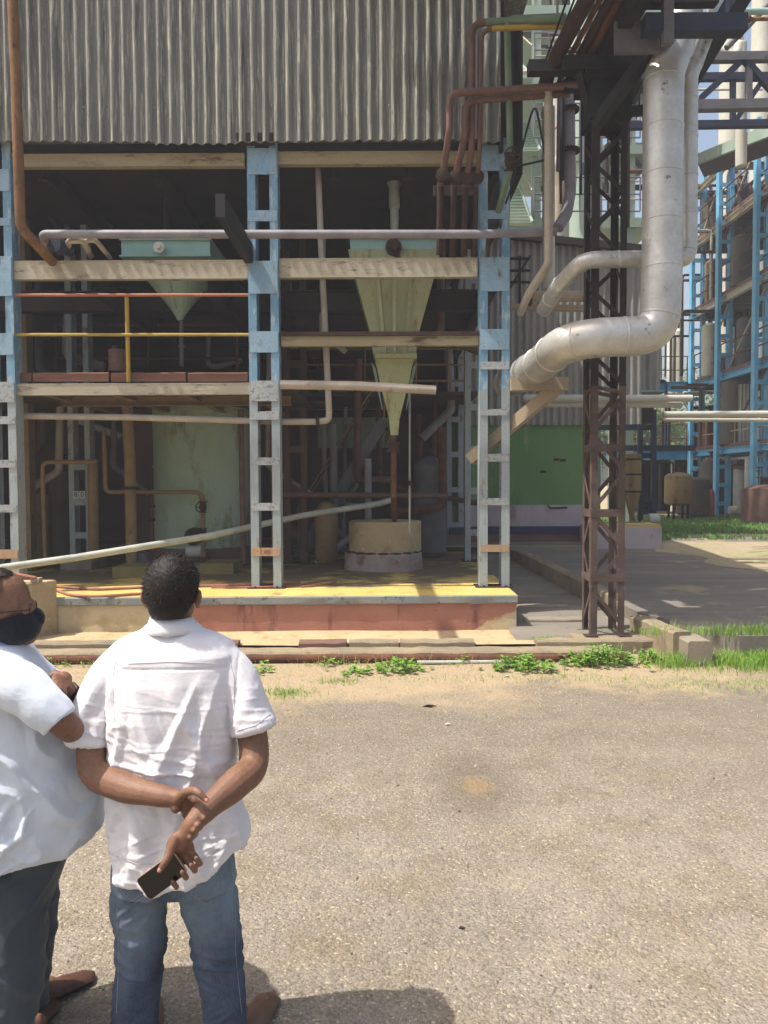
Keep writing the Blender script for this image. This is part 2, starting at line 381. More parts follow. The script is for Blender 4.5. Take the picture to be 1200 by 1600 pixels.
M['band'] = pmat('grey_blue_edge_band', '#7c8387', '#8f8f88', 2.5, .85, rust=.4, rustc='#9a8c66', rscale=4, chip=.25, chipc='#5d5c58', bump=.5)

# ---------------------------------------------------------------- ground, kerbs, yard
def sheet(name, pts_rows, mat, kind='structure'):
    mb = MB(); n = len(pts_rows[0]); mb.add([p for r in pts_rows for p in r], [(i*n+k, i*n+k+1, (i+1)*n+k+1, (i+1)*n+k) for i in range(len(pts_rows)-1) for k in range(n-1)], True)
    o = mb.build(name, mat, loc=(0, 0, 0)); tag(o, kind=kind); return o
def gz(x, y):       # gentle unevenness of the road
    return .018*noise.noise(V(x*.5, y*.5, 0)) + .008*noise.noise(V(x*1.7, y*1.7, 3)) if y < 8.05 else 0.
xs = [-400, -60, -20, -12] + [-8+i*.25 for i in range(65)] + [12, 20, 60, 400]
ys = [-300, -40, -12, -5] + [-2+i*.2 for i in range(51)] + [8.12, 8.2, 30, 80, 400]
sheet('ground', [[(x, y, gz(x, y) if abs(x) < 8.1 and -2 < y < 8.05 else 0) for x in xs] for y in ys], M['road'])
def zy(Y): return .23 + max(0, min(1, (Y-8.2)/7.8))*.47
def zl(Y): return .10 + max(0, min(1, (Y-8.7)/7.3))*.48
def xl(Y): return 3.12 - (Y-9.4)*.135             # left edge of the yard slab
mb = MB()                                            # yard slab, sloping up towards the far building
Ys = [8.25, 8.8, 9.4, 10.5, 12, 14, 15.2, 16, 20, 25]
L_, R_ = [], []
for Y in Ys:
    x0 = xl(Y) if Y >= 9.4 else 3.12+(9.4-Y)*.62
    if Y > 15.2: x0 = -8
    L_.append((x0, Y)); R_.append((60, Y))
top = [V(a[0], a[1], zy(a[1])) for a in L_]; topr = [V(a[0], a[1], zy(a[1])) for a in R_]
n = len(Ys); vs = top+topr+[V(p.x, p.y, -.05) for p in top]+[V(p.x, p.y, -.05) for p in topr]
fs = [(i, n+i, n+i+1, i+1) for i in range(n-1)]+[(2*n+i, i, i+1, 2*n+i+1) for i in range(n-1)]+[(2*n, 3*n, n, 0)]
mb.add(vs, fs); o = mb.build('yard_slab', M['yard'], loc=(0,0,0)); tag(o, kind='structure')
mb = MB(); rows = []
for Y in (8.62, 9.3, 10.5, 12, 14, 15.3): rows.append([V(1.5, Y, zl(Y)), V((xl(Y) if Y >= 9.4 else 3.12+(9.4-Y)*.62)+.06, Y, zl(Y))])
o = sheet('lane', rows, M['yard'])
xs2 = [-12]+[-7+.5*i for i in range(18)]
sheet('apron', [[V(x, y, .105+.01*noise.noise(V(x, y, 1))) for x in xs2+[1.74, 2.2]] for y in (8.5, 8.8, 9.1, 9.42)], M['beigecon'])
sheet('far_ground', [[V(x, y, (zy(y)+.006 if y < 16 else .712)+(.25*noise.noise(V(x*.1, y*.1, 2))+.1 if y > 30 else 0)) for x in (-60, -20, 0, 5, 7.5, 10, 14, 20, 30, 60, 200)] for y in (15.0, 17, 19, 22, 26, 30, 36, 45, 70, 120)], M['far'])
# second dry strip over the yard beyond the shade
rows = []
for i in range(14):
    t = i/13; Y = 10.3+t*5.2; x0 = 6.3-t*1.3+.25*math.sin(i*1.7)
    rows.append([V(x0, Y, zy(Y)+.006), V(x0+1.2, Y, zy(Y)+.012), V(14, Y, zy(Y)+.012)])
sheet('dirt_path', rows, M['far'])

def thing_mesh(mb, name, mat, label, cat, group=None, kind=None):
    o = mb.build(name, mat); return tag(o, label, cat, group, kind)
# drain kerb in front of the shed, slightly broken
def rough_block(mb, x0, x1, y0, y1, z0, z1, seed, amp=.012, nx=None):
    nx = nx or max(2, int((x1-x0)/.12)); rings = []
    for i in range(nx+1):
        x = x0+(x1-x0)*i/nx; pr = [(y0, z0), (y0, z1-.02), (y0+.02, z1), (y1-.02, z1), (y1, z1-.02), (y1, z0)]
        rings.append([V(x+(amp*noise.noise(V(q[0]*9, q[1]*9, seed+.3)) if i in (0, nx) else 0), q[0]+amp*noise.noise(V(x*5, q[0]*7, q[1]*7+seed)), q[1]+(amp*noise.noise(V(x*6, q[0]*5+9, seed)) if q[1] > z0 else 0)) for q in pr])
    mb.loft(rings)
mb = MB(); rough_block(mb, -9, 2.45, 8.16, 8.42, -.02, .10, 1, .014)
thing_mesh(mb, 'drain_kerb', M['kerbc'], 'long weathered concrete drain kerb along the edge of the road', 'kerb')
kerb_segs = [(-5.2, -3.0), (-2.93, -2.2), (-2.17, -1.62), (-.95, -.42), (-.40, .15), (.17, .99), (1.68, 2.85)]
kl = ['dark mossy kerb stone nearest the cream concrete block', 'grey kerb stone behind the white shirted man on the left', 'brown faced kerb stone just left of the gap in the row',
      'brown faced kerb stone just right of the gap in the row', 'grey brown kerb stone below the middle of the red plinth', 'long grey kerb stone ending below the peeled plinth corner', 'pale kerb stone in front of the lattice tower base']
for i, (a, b) in enumerate(kerb_segs):
    mb = MB(); rough_block(mb, a, b, 8.44, 8.60, .0, .155, 5+i*3, .018)
    thing_mesh(mb, 'kerb_stone', M['kerbc'] if i in (0, 1, 4, 5, 6) else M['plasterbrown'], kl[i], 'kerb stone', 'kerb stones below the plinth')
# kerb along the lane and the stepped blocks by the tower
mb = MB(); a = [(xl(Y)+.0, Y) for Y in (10.05, 11, 12, 13, 14.2)]; rings = []
for x, Y in a:
    z = zy(Y); rings.append([V(x-.09, Y, z-.3), V(x-.09, Y, z+.07), V(x-.06, Y, z+.09), V(x+.07, Y, z+.09), V(x+.09, Y, z+.06), V(x+.09, Y, z-.3)])
mb.loft(rings); thing_mesh(mb, 'lane_kerb', M['kerbc'], 'low shaded kerb between the dark lane and the yard slab', 'kerb')
def gblock(px0, py0, px1, py1, zt, depth, mat, label, seed, z0=-.02):
    a = G(px0, py0, zt); b = G(px1, py1, zt); mb = MB(); d = (b-a); d.z = 0; L = d.length; d.normalize(); nrm = V(-d.y, d.x, 0); rings = []
    for i in range(7):
        p = a+d*(L*i/6); p.z = 0; jit = .012*noise.noise(V(i*1.3, seed, 0))
        rings.append([p+V(0, 0, z0), p+V(0, 0, zt-.02+jit), p+nrm*.02+V(0, 0, zt+jit), p+nrm*(depth-.02)+V(0, 0, zt+jit), p+nrm*depth+V(0, 0, zt-.02), p+nrm*depth+V(0, 0, z0)])
    mb.loft(rings); thing_mesh(mb, 'concrete_block', mat, label, 'concrete block', 'stepped blocks at the yard corner')
gblock(984, 962, 1000, 968, .30, .22, M['kerbc'], 'small upright concrete block behind the tower foot', 1)
gblock(1002, 968, 1052, 988, .30, .2, M['kerbc'], 'sloping concrete block in the middle of the yard corner steps', 2)
gblock(1046, 985, 1075, 1002, .26, .25, M['concrete'], 'dark faced end block of the yard corner steps', 3)
mb = MB(); rough_block(mb, 1.76, 2.62, 9.55, 9.72, .06, .20, 31, .012)
thing_mesh(mb, 'concrete_sleeper', M['concrete'], 'long concrete sleeper lying across the lane beside the plinth corner', 'sleeper')
mb = MB(); rough_block(mb, 1.80, 2.5, 10.35, 10.5, .1, .24, 37, .012)
thing_mesh(mb, 'concrete_sleeper', M['concrete'], 'shorter sleeper lying in the lane behind the sunlit one', 'sleeper')
# cream concrete block left of the plinth, in front of it
a = G(0, 1012, .06)
mb = MB(); YB = 9.0
x1 = P(88, 907, 9.25).x; zt = P(88, 906, 9.25).z
mb.hexa([V(-5.6, 8.72, .05), V(x1-.28, 8.72, .05), V(x1, 9.28, .05), V(-5.6, 9.28, .05)], [V(-5.6, 8.72, zt-.0), V(x1-.32, 8.72, zt-.0), V(x1, 9.28, zt), V(-5.6, 9.28, zt)])
blk = thing_mesh(mb, 'pipe_anchor_block', M['beigecon'], 'cream washed concrete block with a rough broken edge, beside the masked man', 'concrete block')
bv = blk.modifiers.new('bevel', 'BEVEL'); bv.width = .025; bv.segments = 3

# ---------------------------------------------------------------- the process shed
YF = 10.0
def zp(py, Y=YF): return P(600, py, Y).z
def xp(px, py=600, Y=YF): return P(px, py, Y).x
PT = .535                                             # plinth top
shed = thing('process_shed', 'open fronted steel process shed with grey corrugated cladding on blue battened columns', 'shed', (-2, YF, 0))
xr = P(808, 925, 9.32).x
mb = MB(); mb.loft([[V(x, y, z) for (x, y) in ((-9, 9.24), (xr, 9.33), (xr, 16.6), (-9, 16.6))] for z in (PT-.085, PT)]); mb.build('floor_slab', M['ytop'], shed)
mb = MB()
rings = []
N_ = 60
for i in range(N_+1):
    x = -9+(xr-.004+9)*i/N_; y0 = 9.26+.09*i/N_*.9
    a = .008
    rings.append([V(x, y0+a*noise.noise(V(x*4, 1, 0)), .02), V(x, y0+a*noise.noise(V(x*4, 2, 0)), .2), V(x, y0+a*noise.noise(V(x*4, 3, 0)), PT-.09), V(x, 16.5, PT-.09), V(x, 16.5, .02)])
mb.loft(rings); mb.build('plinth', M['skirt'], shed)
mb = MB(); rings = []
for i in range(80):
    x = -9+(xr+.006+9)*i/79; y0 = 9.235+.09*i/79; q = .006*noise.noise(V(x*6, 7, 0)); bz = .012*noise.noise(V(x*5, 3, 0))
    rings.append([V(x, y0+q, PT-.105+bz), V(x, y0+q-.012, PT-.09), V(x, y0+q-.012, PT-.014), V(x, y0+q, PT-.004), V(x, y0+.012, PT-.004), V(x, y0+.012, PT-.105+bz)])
mb.loft(rings); mb.build('slab_edge', M['band'], shed)

def column(xc, z0, z1, Y, bats, wd=.39, ch=.105, dp=.22, split=3.1, mats=('blue', 'bluelow'), foot=True, name='column', batmats=('batten', 'battenlow')):
    """two channels joined by batten plates; bats = list of (z0, z1)"""
    mb = MB()
    def chan(zz0, zz1, m):
        for s in (-1, 1):
            xo = xc+s*(wd/2-ch/2)
            m.box(xo-ch/2, xo+ch/2, Y, Y+.012, zz0, zz1); m.box(xo-ch/2, xo+ch/2, Y+dp-.012, Y+dp, zz0, zz1)
            xw = xo+s*(ch/2-.012); m.box(min(xw, xw+s*.012), max(xw, xw+s*.012), Y+.012, Y+dp-.012, zz0, zz1)
    sp = max(z0, min(z1, split))
    if z1 > sp: chan(sp, z1, mb)
    col = (mb if mb.v else MB().box(xc-wd/2, xc+wd/2, Y, Y+dp, z0, z0+.02)).build(name, M[mats[0]], shed)
    if sp > z0+.05:
        m2 = MB(); chan(z0, sp, m2); m2.build('lower_shaft', M[mats[1]], col)
    if foot:
        m3 = MB(); m3.box(xc-wd/2-.05, xc+wd/2+.05, Y-.05, Y+dp+.05, z0-.001, z0+.014)
        for s in (-1, 1):
            xo = xc+s*(wd/2-ch/2); m3.lathe((xo, Y-.025, z0+.012), (0, 0, 1), [(0, .014), (.018, .014)], 6)
        m3.build('base_plate', M['rustdark'], col)
    for (b0, b1) in bats:
        m = MB(); zc = (b0+b1)/2; big = (b1-b0) > .2
        m.box(xc-wd/2+.012, xc+wd/2-.012, Y-.010, Y-.001, b0, b1)
        mt = batmats[0] if zc > split+.4 else ('battenrust' if zc < 1.1 else batmats[1])
        m.build('batten', M[mt], col)
    return col
def bz(l, Y=YF): return [(zp(b, Y), zp(a, Y)) for a, b in l]
ztop = zp(222)
mid = column(xp(413), PT, ztop+.05, YF, bz([(231, 272), (328, 345), (407, 458), (517, 550), (594, 626), (642, 655), (714, 726), (785, 797), (855, 868)]))
rgt = column(xp(773), PT, ztop+.05, YF, bz([(228, 268), (330, 343), (403, 456), (515, 547), (566, 578), (640, 650), (710, 722), (779, 790), (852, 863)]))
lft = column(xp(0), PT, ztop+.05, YF, bz([(262, 296), (338, 350), (398, 460), (518, 552), (594, 626), (648, 660), (716, 728), (786, 798), (856, 870)]))
# rear columns standing in the gloom
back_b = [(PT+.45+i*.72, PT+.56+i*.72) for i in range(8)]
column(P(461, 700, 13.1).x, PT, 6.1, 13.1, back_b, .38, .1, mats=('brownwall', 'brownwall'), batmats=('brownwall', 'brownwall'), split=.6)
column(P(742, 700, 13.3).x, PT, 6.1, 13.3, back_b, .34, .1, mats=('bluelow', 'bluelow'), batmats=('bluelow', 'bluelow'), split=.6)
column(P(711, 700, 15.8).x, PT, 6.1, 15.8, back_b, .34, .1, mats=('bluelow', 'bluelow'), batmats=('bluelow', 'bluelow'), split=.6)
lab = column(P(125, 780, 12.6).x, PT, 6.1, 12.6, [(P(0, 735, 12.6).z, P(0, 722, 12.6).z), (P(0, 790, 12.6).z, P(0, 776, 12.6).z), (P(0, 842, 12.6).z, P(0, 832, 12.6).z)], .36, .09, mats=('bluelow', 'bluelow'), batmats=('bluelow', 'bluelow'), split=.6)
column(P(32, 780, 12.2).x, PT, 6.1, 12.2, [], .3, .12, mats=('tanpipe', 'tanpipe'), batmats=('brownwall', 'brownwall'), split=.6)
# lettering on a mid column batten and number tags on the rear column
def text(s, size, mat, parent, loc, name='lettering', ext=.001):
    cu = bpy.data.curves.new(name, 'FONT'); cu.body = s; cu.size = size; cu.align_x = 'CENTER'; cu.align_y = 'CENTER'; cu.extrude = ext
    t_ = bpy.data.objects.new(name, cu); COL.objects.link(t_); ev = t_.evaluated_get(bpy.context.evaluated_depsgraph_get()); me = bpy.data.meshes.new_from_object(ev); bpy.data.objects.remove(t_)
    me.materials.clear(); me.materials.append(mat); o = bpy.data.objects.new(name, me); COL.objects.link(o); o.rotation_euler = (math.pi/2, 0, 0)
    base = world_loc(parent); o.parent = parent; o.location = Vector(loc)-base; return o
text('1.00', .085, M['rustink'], mid, (xp(414, 862), YF-.0125, zp(862)))
for s, px in (('8', 118), ('0', 128)):
    q = P(px, 773, 12.57); t_ = MB(); t_.box(q.x-.045, q.x+.045, 12.575, 12.582, q.z-.06, q.z+.06); tg = t_.build('number_tag', M['white'], lab)
    text(s, .11, M['ink'], tg, (q.x, 12.574, q.z))

# beams
def beam(px0, px1, py0, py1, Y, mat, name='beam', fl=.12, rot=0):
    x0, x1 = P(px0, (py0+py1)/2, Y).x, P(px1, (py0+py1)/2, Y).x; zt, zb = zp(py0, Y), zp(py1, Y); zc = (zt+zb)/2
    m = MB(); m.ibeam((x0, Y+fl/2, zc), (x1, Y+fl/2, zc), fl, zt-zb); return m.build(name, M[mat], shed)
def channel_beam(px0, px1, py0, py1, Y, mat, name='beam'):   # flat web to the front
    x0, x1 = P(px0, (py0+py1)/2, Y).x, P(px1, (py0+py1)/2, Y).x; zt, zb = zp(py0, Y), zp(py1, Y)
    m = MB(); m.box(x0, x1, Y, Y+.012, zb+.012, zt-.012); m.box(x0, x1, Y-.004, Y+.1, zt-.012, zt); m.box(x0, x1, Y-.004, Y+.1, zb, zb+.012); return m.build(name, M[mat], shed)
channel_beam(9, 382, 238, 258, 10.06, 'creamy'); channel_beam(432, 752, 236, 256, 10.06, 'creamy')
channel_beam(18, 387, 405, 434, 10.04, 'cream'); channel_beam(436, 746, 403, 433, 10.04, 'cream')
channel_beam(439, 748, 522, 540, 10.05, 'creamy'); channel_beam(16, 390, 597, 615, 10.05, 'cream')
m = MB(); m.box(P(439,520,10.1).x, P(748,520,10.1).x, 10.0, 10.25, zp(525, 10.05), zp(519, 10.05)); m.build('beam_plank', M['rustdark'], shed)
m = MB(); m.box(-6, xp(760), 10.03, 10.25, zp(235, 10.05), zp(224, 10.05)); m.build('eave_angle', M['black'], shed)
m = MB(); m.box(xp(377), xp(433), 9.86, 10.2, zp(227), zp(214)); m.build('column_cap', M['rustdark'], shed)
# cladding, roof and the walls out of sight
zc0 = P(600, 221, 9.85).z
m = MB(); m.corr(-7, P(782, 110, 9.85).x, zc0, 8.35, 9.85, amp=.031, jitter=.02); x_ = -6.97
while x_ < 1.45:        # hook bolts on the sheet crests
    for z_ in (6.62, 7.55): 
        if random.random() < .8: m.lathe((x_, 9.85-.030, z_+random.uniform(-.012, .012)), (0, -1, 0), [(0, .013), (.006, .013), (.007, .006), (.02, .006)], 6)
    x_ += .294
m.build('cladding', M['asb'], shed, sharp=60)
m = MB(); m.box(P(779,100,10).x, P(785,100,10).x, 9.9, 10.02, zc0-.1, 8.35); m.build('corner_trim', M['rustdark'], shed)
xr2 = P(815, 100, 11.0).x
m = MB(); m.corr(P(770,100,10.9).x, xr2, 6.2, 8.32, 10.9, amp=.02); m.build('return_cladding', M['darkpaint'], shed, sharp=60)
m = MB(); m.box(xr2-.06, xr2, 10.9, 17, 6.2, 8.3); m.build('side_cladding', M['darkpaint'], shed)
m = MB(); m.box(-9, xr2, 9.9, 17.2, 8.36, 8.42); m.build('roof', M['asb'], shed)
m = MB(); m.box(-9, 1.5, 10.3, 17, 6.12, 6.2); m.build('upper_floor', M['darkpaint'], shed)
m = MB(); m.box(-9, xp(452), 10.16, 13.6, zp(600, 10.05), zp(597, 10.05)); m.build('gallery_deck', M['deck'], shed)
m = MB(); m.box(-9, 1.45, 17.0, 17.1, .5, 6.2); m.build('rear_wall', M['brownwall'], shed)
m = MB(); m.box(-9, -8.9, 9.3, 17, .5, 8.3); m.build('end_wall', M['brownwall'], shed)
for i, y in enumerate((11.6, 13.1, 14.6, 16)):
    m = MB(); m.ibeam((-9, y, 4.62), (1.5, y, 4.62), .16, .3); m.build('cross_beam', M['darkpaint'], shed)
for i, px in enumerate((60, 240, 413, 520, 640, 773)):
    x = xp(px); m = MB(); m.ibeam((x, 10.25, 6.0), (x, 17, 6.0), .14, .22); m.build('joist', M['darkpaint'], shed)
for i, px in enumerate((140, 320, 413, 773)):
    x = xp(px); m = MB(); m.ibeam((x, 10.25, 4.55), (x, 17, 4.55), .14, .26); m.build('joist', M['darkpaint'], shed)
for px in (60, 170, 280, 390):
    x = xp(px); m = MB(); m.ibeam((x, 10.2, zp(606)), (x, 13.5, zp(606)), .1, .12); m.build('joist', M['tanpipe'], shed)
m = MB(); m.ibeam((P(95,625,11).x, 11, P(95,628,11).z), (xp(440), 11, P(95,628,11).z), .1, .13); m.build('cross_beam', M['tanpipe'], shed)
for (px0, py0, px1, py1, Y0, Y1) in ((40, 285, 130, 405, 12, 12.8), (75, 280, 290, 430, 13, 14), (160, 262, 330, 420, 14, 14.4), (360, 300, 445, 390, 13, 13)):
    m = MB(); m.bar(P(px0, py0, Y0), P(px1, py1, Y1), .09, .09); m.build('brace', M['darkpaint'], shed)
# cantilever beam poking out towards the road
zc_ = P(388, 402, 10).z
m = MB(); a = V(xp(389, 400), 10.0, zp(396)); b = V(P(344, 321, 8.15).x, 8.15, P(344, 321, 8.15).z); m.bar(a, b, .10, .24); 
m.build('outrigger_beam', M['black'], shed)
# right side bracket that carries the silver duct
m = MB(); a = P(797, 601, 9.8); b = P(886, 600, 9.8); m.bar(a, b, .16, .16); m.build('bracket_arm', M['tanpaint'], shed)
m = MB(); m.bar(P(874, 603, 9.82), P(735, 718, 10.4), .15, .15); m.build('bracket_strut', M['tanpaint'], shed)
m = MB(); m.bar(P(797, 480, 10.3), P(915, 482, 10.3), .1, .07); m.build('bracket_arm', M['tanpaint'], shed)
m = MB()
for y_ in (404, 423, 441): m.bar(P(797, y_, 10.4), P(828, y_, 10.4), .03, .03)
m.bar(P(828, 400, 10.4), P(797, 450, 10.4), .03, .03); m.bar(P(812, 400, 10.4), P(812, 480, 10.4), .03, .03); m.build('side_ladder', M['black'], shed)
# ---------------------------------------------------------------- pipes and vessels on the shed
def pipe(name, label, pts, r, mat, br=.12, cat='pipe', group=None, n=14, flanges=(), valves=()):
    """pts: (px, py, depth) or Vector; flanges: list of (point index fraction)"""
    w_ = [p if isinstance(p, Vector) else P(*p) for p in pts]
    t = thing(name, label, cat, w_[0], group)
    MB().tube(w_, r, n, br).build('pipe_run', M[mat], t, sharp=50)
    for (i, f) in flanges:
        a, b = w_[i], w_[i+1]; q = a.lerp(b, f); d = (b-a).normalized()
        MB().lathe(q-d*.022, d, [(0, r*1.75), (.018, r*1.75), (.0185, r*1.5), (.0255, r*1.5), (.026, r*1.75), (.044, r*1.75)], 14).build('flange', M['rustdark'], t, sharp=40)
    for (i, f) in valves:
        valve(t, w_[i].lerp(w_[i+1], f), (w_[i+1]-w_[i]).normalized(), r)
    return t
def valve(t, q, d, r, mat='rustdark', wheel=True):
    m = MB(); m.lathe(q-d*r*2.6, d, [(0, r*1.8), (r*.5, r*1.8), (r*.51, r*1.1), (r*1.4, r*1.5), (r*2.6, r*1.7), (r*3.8, r*1.5), (r*4.6, r*1.1), (r*4.7, r*1.8), (r*5.2, r*1.8)], 14)
    s = d.cross(V(0, 1, 0)); s = V(0, -1, 0) if s.length < .1 or abs(d.z) > .5 else V(0, 0, 1)
    m.lathe(q, s, [(0, r*1.0), (r*2.2, r*.9), (r*2.3, r*1.3), (r*2.7, r*1.3), (r*2.8, r*.4), (r*4.6, r*.3)], 12)
    v = m.build('valve', M[mat], t, sharp=45)
    if wheel:
        c0 = q+s*(r*4.4); u = s.cross(V(1, 0, .01)).normalized(); w2 = s.cross(u)
        ring = [c0+(u*math.cos(a)+w2*math.sin(a))*r*2.2 for a in [k*math.pi/9 for k in range(19)]]
        h = MB().tube(ring, r*.28, 6, 0, False); h.bar(c0-u*r*2.2, c0+u*r*2.2, r*.3, r*.3); h.bar(c0-w2*r*2.2, c0+w2*r*2.2, r*.3, r*.3); h.build('handwheel', M[mat], v)
    return v
# long mauve pipe across the front
t = pipe('process_pipe', 'long faded mauve pipe running across the whole shed front above the cream beam', [(76, 388, 9.95), (66, 366, 9.62), (400, 366, 9.6), (752, 366, 9.6), (868, 362, 9.9)], .053, 'purplepipe', .09)
MB().lathe(P(84, 382, 9.75), (.3, 1, .0), [(0, .10), (.03, .115), (.1, .115), (.13, .09), (.3, .07)], 18).build('blue_end_cap', M['navy'], t)
pipe('white_elbow_pipe', 'short pale elbow pipe with a stained collar just right of the rusty riser', [(107, 384, 9.9), (107, 377, 9.7), (130, 376, 9.7), (142, 400, 10.3)], .036, 'creampipe', .08)
pipe('white_elbow_pipe', 'short pale swan neck pipe sloping back behind the cream beam', [(133, 384, 9.9), (135, 375, 9.7), (150, 376, 9.7), (172, 403, 10.3)], .03, 'creampipe', .08)
pipe('rusty_riser_pipe', 'tall rusty orange riser pipe at the left edge, bending right at its foot', [(17, -60, 9.4), (24, 100, 9.4), (32, 355, 9.4), (72, 398, 9.6), (92, 420, 10.6)], .062, 'rustpipe', .25)
# left bay: rails, planks, drum
rail = thing('guard_rail', 'gallery guard rail with faded red top bar, yellow mid bar and yellow post', 'railing', P(199, 597, 10.08))
MB().tube([P(16, 461, 10.06), P(389, 461, 10.06)], .021, 10).build('top_bar', M['redrail'], rail)
MB().tube([P(16, 523, 10.06), P(389, 523, 10.06)], .021, 10).build('mid_bar', M['yellowpaint'], rail)
MB().tube([P(198, 463, 10.10), P(201, 597, 10.10)], .028, 10).build('post', M['yellowpaint'], rail)
pl = [(18, 50), (51, 171), (173, 291), (293, 388)]
pll = ['short weathered toe board plank beside the left blue column', 'weathered toe board plank left of the rusty drum', 'weathered toe board plank below the yellow post and drum', 'weathered toe board plank ending at the middle blue column']
for i, (a, b) in enumerate(pl):
    m = MB(); q0 = P(a, 582, 10.14); q1 = P(b, 596, 10.14); rough_block(m, q0.x, q1.x-.012, 10.14, 10.20, q1.z, q0.z, 50+i, .006); thing_mesh(m, 'toe_board', M['wood'], pll[i], 'plank', 'toe boards on the gallery edge')
for (a, b) in ():
    pass
m = MB(); q = P(185, 581, 10.45); rr = .125; dz = P(185, 547, 10.45).z-q.z
m.lathe(q, (0, 0, 1), [(0, rr), (.01, rr*1.03), (dz*.33, rr), (dz*.34, rr*1.03), (dz*.36, rr), (dz*.66, rr), (dz*.67, rr*1.03), (dz*.69, rr), (dz*.99, rr*1.03), (dz, rr), (dz+.001, rr*.9)], 20)
thing_mesh(m, 'drum', M['brownpipe'], 'small rusty red drum standing on the gallery boards behind the yellow post', 'drum')
# rear gallery rails seen in the gloom
r2 = thing('inner_guard_rail', 'thin brown guard rail deep inside the gallery behind the green cone', 'railing', P(300, 585, 13))
for py in (508, 560): MB().tube([P(85, py, 13), P(372, py, 13)], .02, 8).build('bar', M['rust'], r2)
for px in (88, 232, 370): MB().tube([P(px, 508, 13), P(px, 592, 13)], .02, 8).build('post', M['rust'], r2)

# hoppers
def frust(m, px, rows, Y, ratio=.8, n=4):
    """rows of (py, half width px); square sections"""
    rings = []
    for py, hw in rows:
        q = P(px, py, Y); h = hw/FPX*Y
        rings.append([V(q.x-h, Y-h*ratio, q.z), V(q.x+h, Y-h*ratio, q.z), V(q.x+h, Y+h*ratio, q.z), V(q.x-h, Y+h*ratio, q.z)])
    for i in range(len(rings)-1): m.loft([rings[i], rings[i+1]])
h1 = thing('hopper', 'small dark green conical hopper hanging in the left bay', 'hopper', P(270, 420, 11.2))
m = MB(); m.lathe(P(281, 425, 11.2), P(281, 500, 11.2)-P(281, 425, 11.2), [(0, .56), (.05, .54), (.5, .16), (.66, .05), (.69, .04)], 20); m.build('cone', M['tankgreen'], h1)
m = MB(); q = P(252, 388, 10.5); m.box(P(183,0,10.5).x, P(323,0,10.5).x, 10.5, 11.6, P(0,401,10.5).z, P(0,377,10.5).z); m.build('collar_box', M['hopperteal'], h1)
m = MB(); m.box(P(181,0,10.5).x, P(325,0,10.5).x, 10.46, 11.64, P(0,377,10.5).z, P(0,374,10.5).z); m.box(P(181,0,10.5).x, P(325,0,10.5).x, 10.46, 11.64, P(0,403,10.5).z, P(0,400.5,10.5).z); m.build('lip', M['hopperteal'], h1)
m = MB(); m.lathe(P(249, 387, 10.42), (0, -1, 0), [(0, .075), (.03, .075), (.031, .03), (.07, .03)], 18); m.build('inspection_flange', M['white'], h1)
m = MB(); m.tube([P(283, 500, 11.2), P(284, 572, 11.2)], .03, 10); m.lathe(P(284, 540, 11.2), (0,0,-1), [(0, .05), (.03, .05)], 12); m.build('outlet_pipe', M['greysteel'], h1)
m = MB(); m.tube([P(259, 290, 11.2), P(260, 375, 11.2)], .04, 10); m.build('inlet_pipe', M['darkpaint'], h1)
m = MB()
for k, px in enumerate((262, 300)):
    m.bar(P(px, 432, 10.75), P(281+(px-281)*.35, 482, 11.06), .02, .02)
m.build('stiffener', M['tankgreen'], h1)
h2 = thing('hopper', 'large pale green tapered hopper hanging in the right bay', 'hopper', P(615, 420, 10.75))
m = MB(); frust(m, 616, [(405, 69), (432, 62), (520, 38), (558, 32)], 10.9, .75); m.build('upper_cone', M['hopper'], h2, sharp=20)
m = MB()
for fx in (-.42, .0, .46):
    a = P(616+fx*60, 436, 10.9-.62*.75*.98); b = P(616+fx*34, 552, 10.9-.29*.75*1.02)
    m.bar(a+V(0, -.02, 0), b+V(0, -.02, 0), .05, .03)
m.build('stiffener', M['hopper'], h2)
m = MB(); m.box(P(583,0,10.6).x, P(650,0,10.6).x, 10.61, 11.19, P(0,562,10.6).z, P(0,555,10.6).z); m.build('collar_flange', M['hopper'], h2)
m = MB(); frust(m, 616, [(562, 30), (600, 22), (655, 8), (680, 6)], 10.9, .8); m.build('lower_cone', M['hopper'], h2, sharp=20)
m = MB()
for s in (-1, 1):
    m.hexa([P(616+s*18, 640, 10.9), P(616+s*19, 640, 10.9), P(616+s*19, 640, 11.0), P(616+s*18, 640, 11.0)], [P(616+s*29, 575, 10.9), P(616+s*36, 565, 10.9), P(616+s*36, 565, 11.0), P(616+s*29, 575, 11.0)])
m.build('side_plate', M['hopperteal'], h2)
m = MB(); m.tube([P(615, 680, 10.9), P(615, 775, 10.9), P(616, 800, 11.6), P(616, 812, 12.0)], .042, 12); m.build('outlet_pipe', M['rust'], h2)
m = MB(); m.lathe(P(615, 690, 10.9), (0,0,-1), [(0, .095), (.03, .095), (.031, .075), (.12, .075), (.121, .095), (.15, .095)], 16); m.build('flange', M['rustdark'], h2)
m = MB(); m.box(P(545,0,10.5).x, P(683,0,10.5).x, 10.5, 11.6, P(0,400,10.5).z, P(0,376,10.5).z); m.build('collar_box', M['hopperteal'], h2)
m = MB(); m.box(P(543,0,10.5).x, P(685,0,10.5).x, 10.46, 11.64, P(0,376,10.5).z, P(0,373,10.5).z); m.box(P(543,0,10.5).x, P(685,0,10.5).x, 10.46, 11.64, P(0,402.5,10.5).z, P(0,399.5,10.5).z); m.build('lip', M['hopperteal'], h2)
m = MB(); m.lathe(P(615, 387, 10.44), (0, -1, 0), [(0, .11), (.05, .11), (.051, .06), (.09, .06)], 18); m.tube([P(615, 390, 10.42), P(626, 408, 10.42)], .03, 8); m.build('inspection_flange', M['rustdark'], h2)
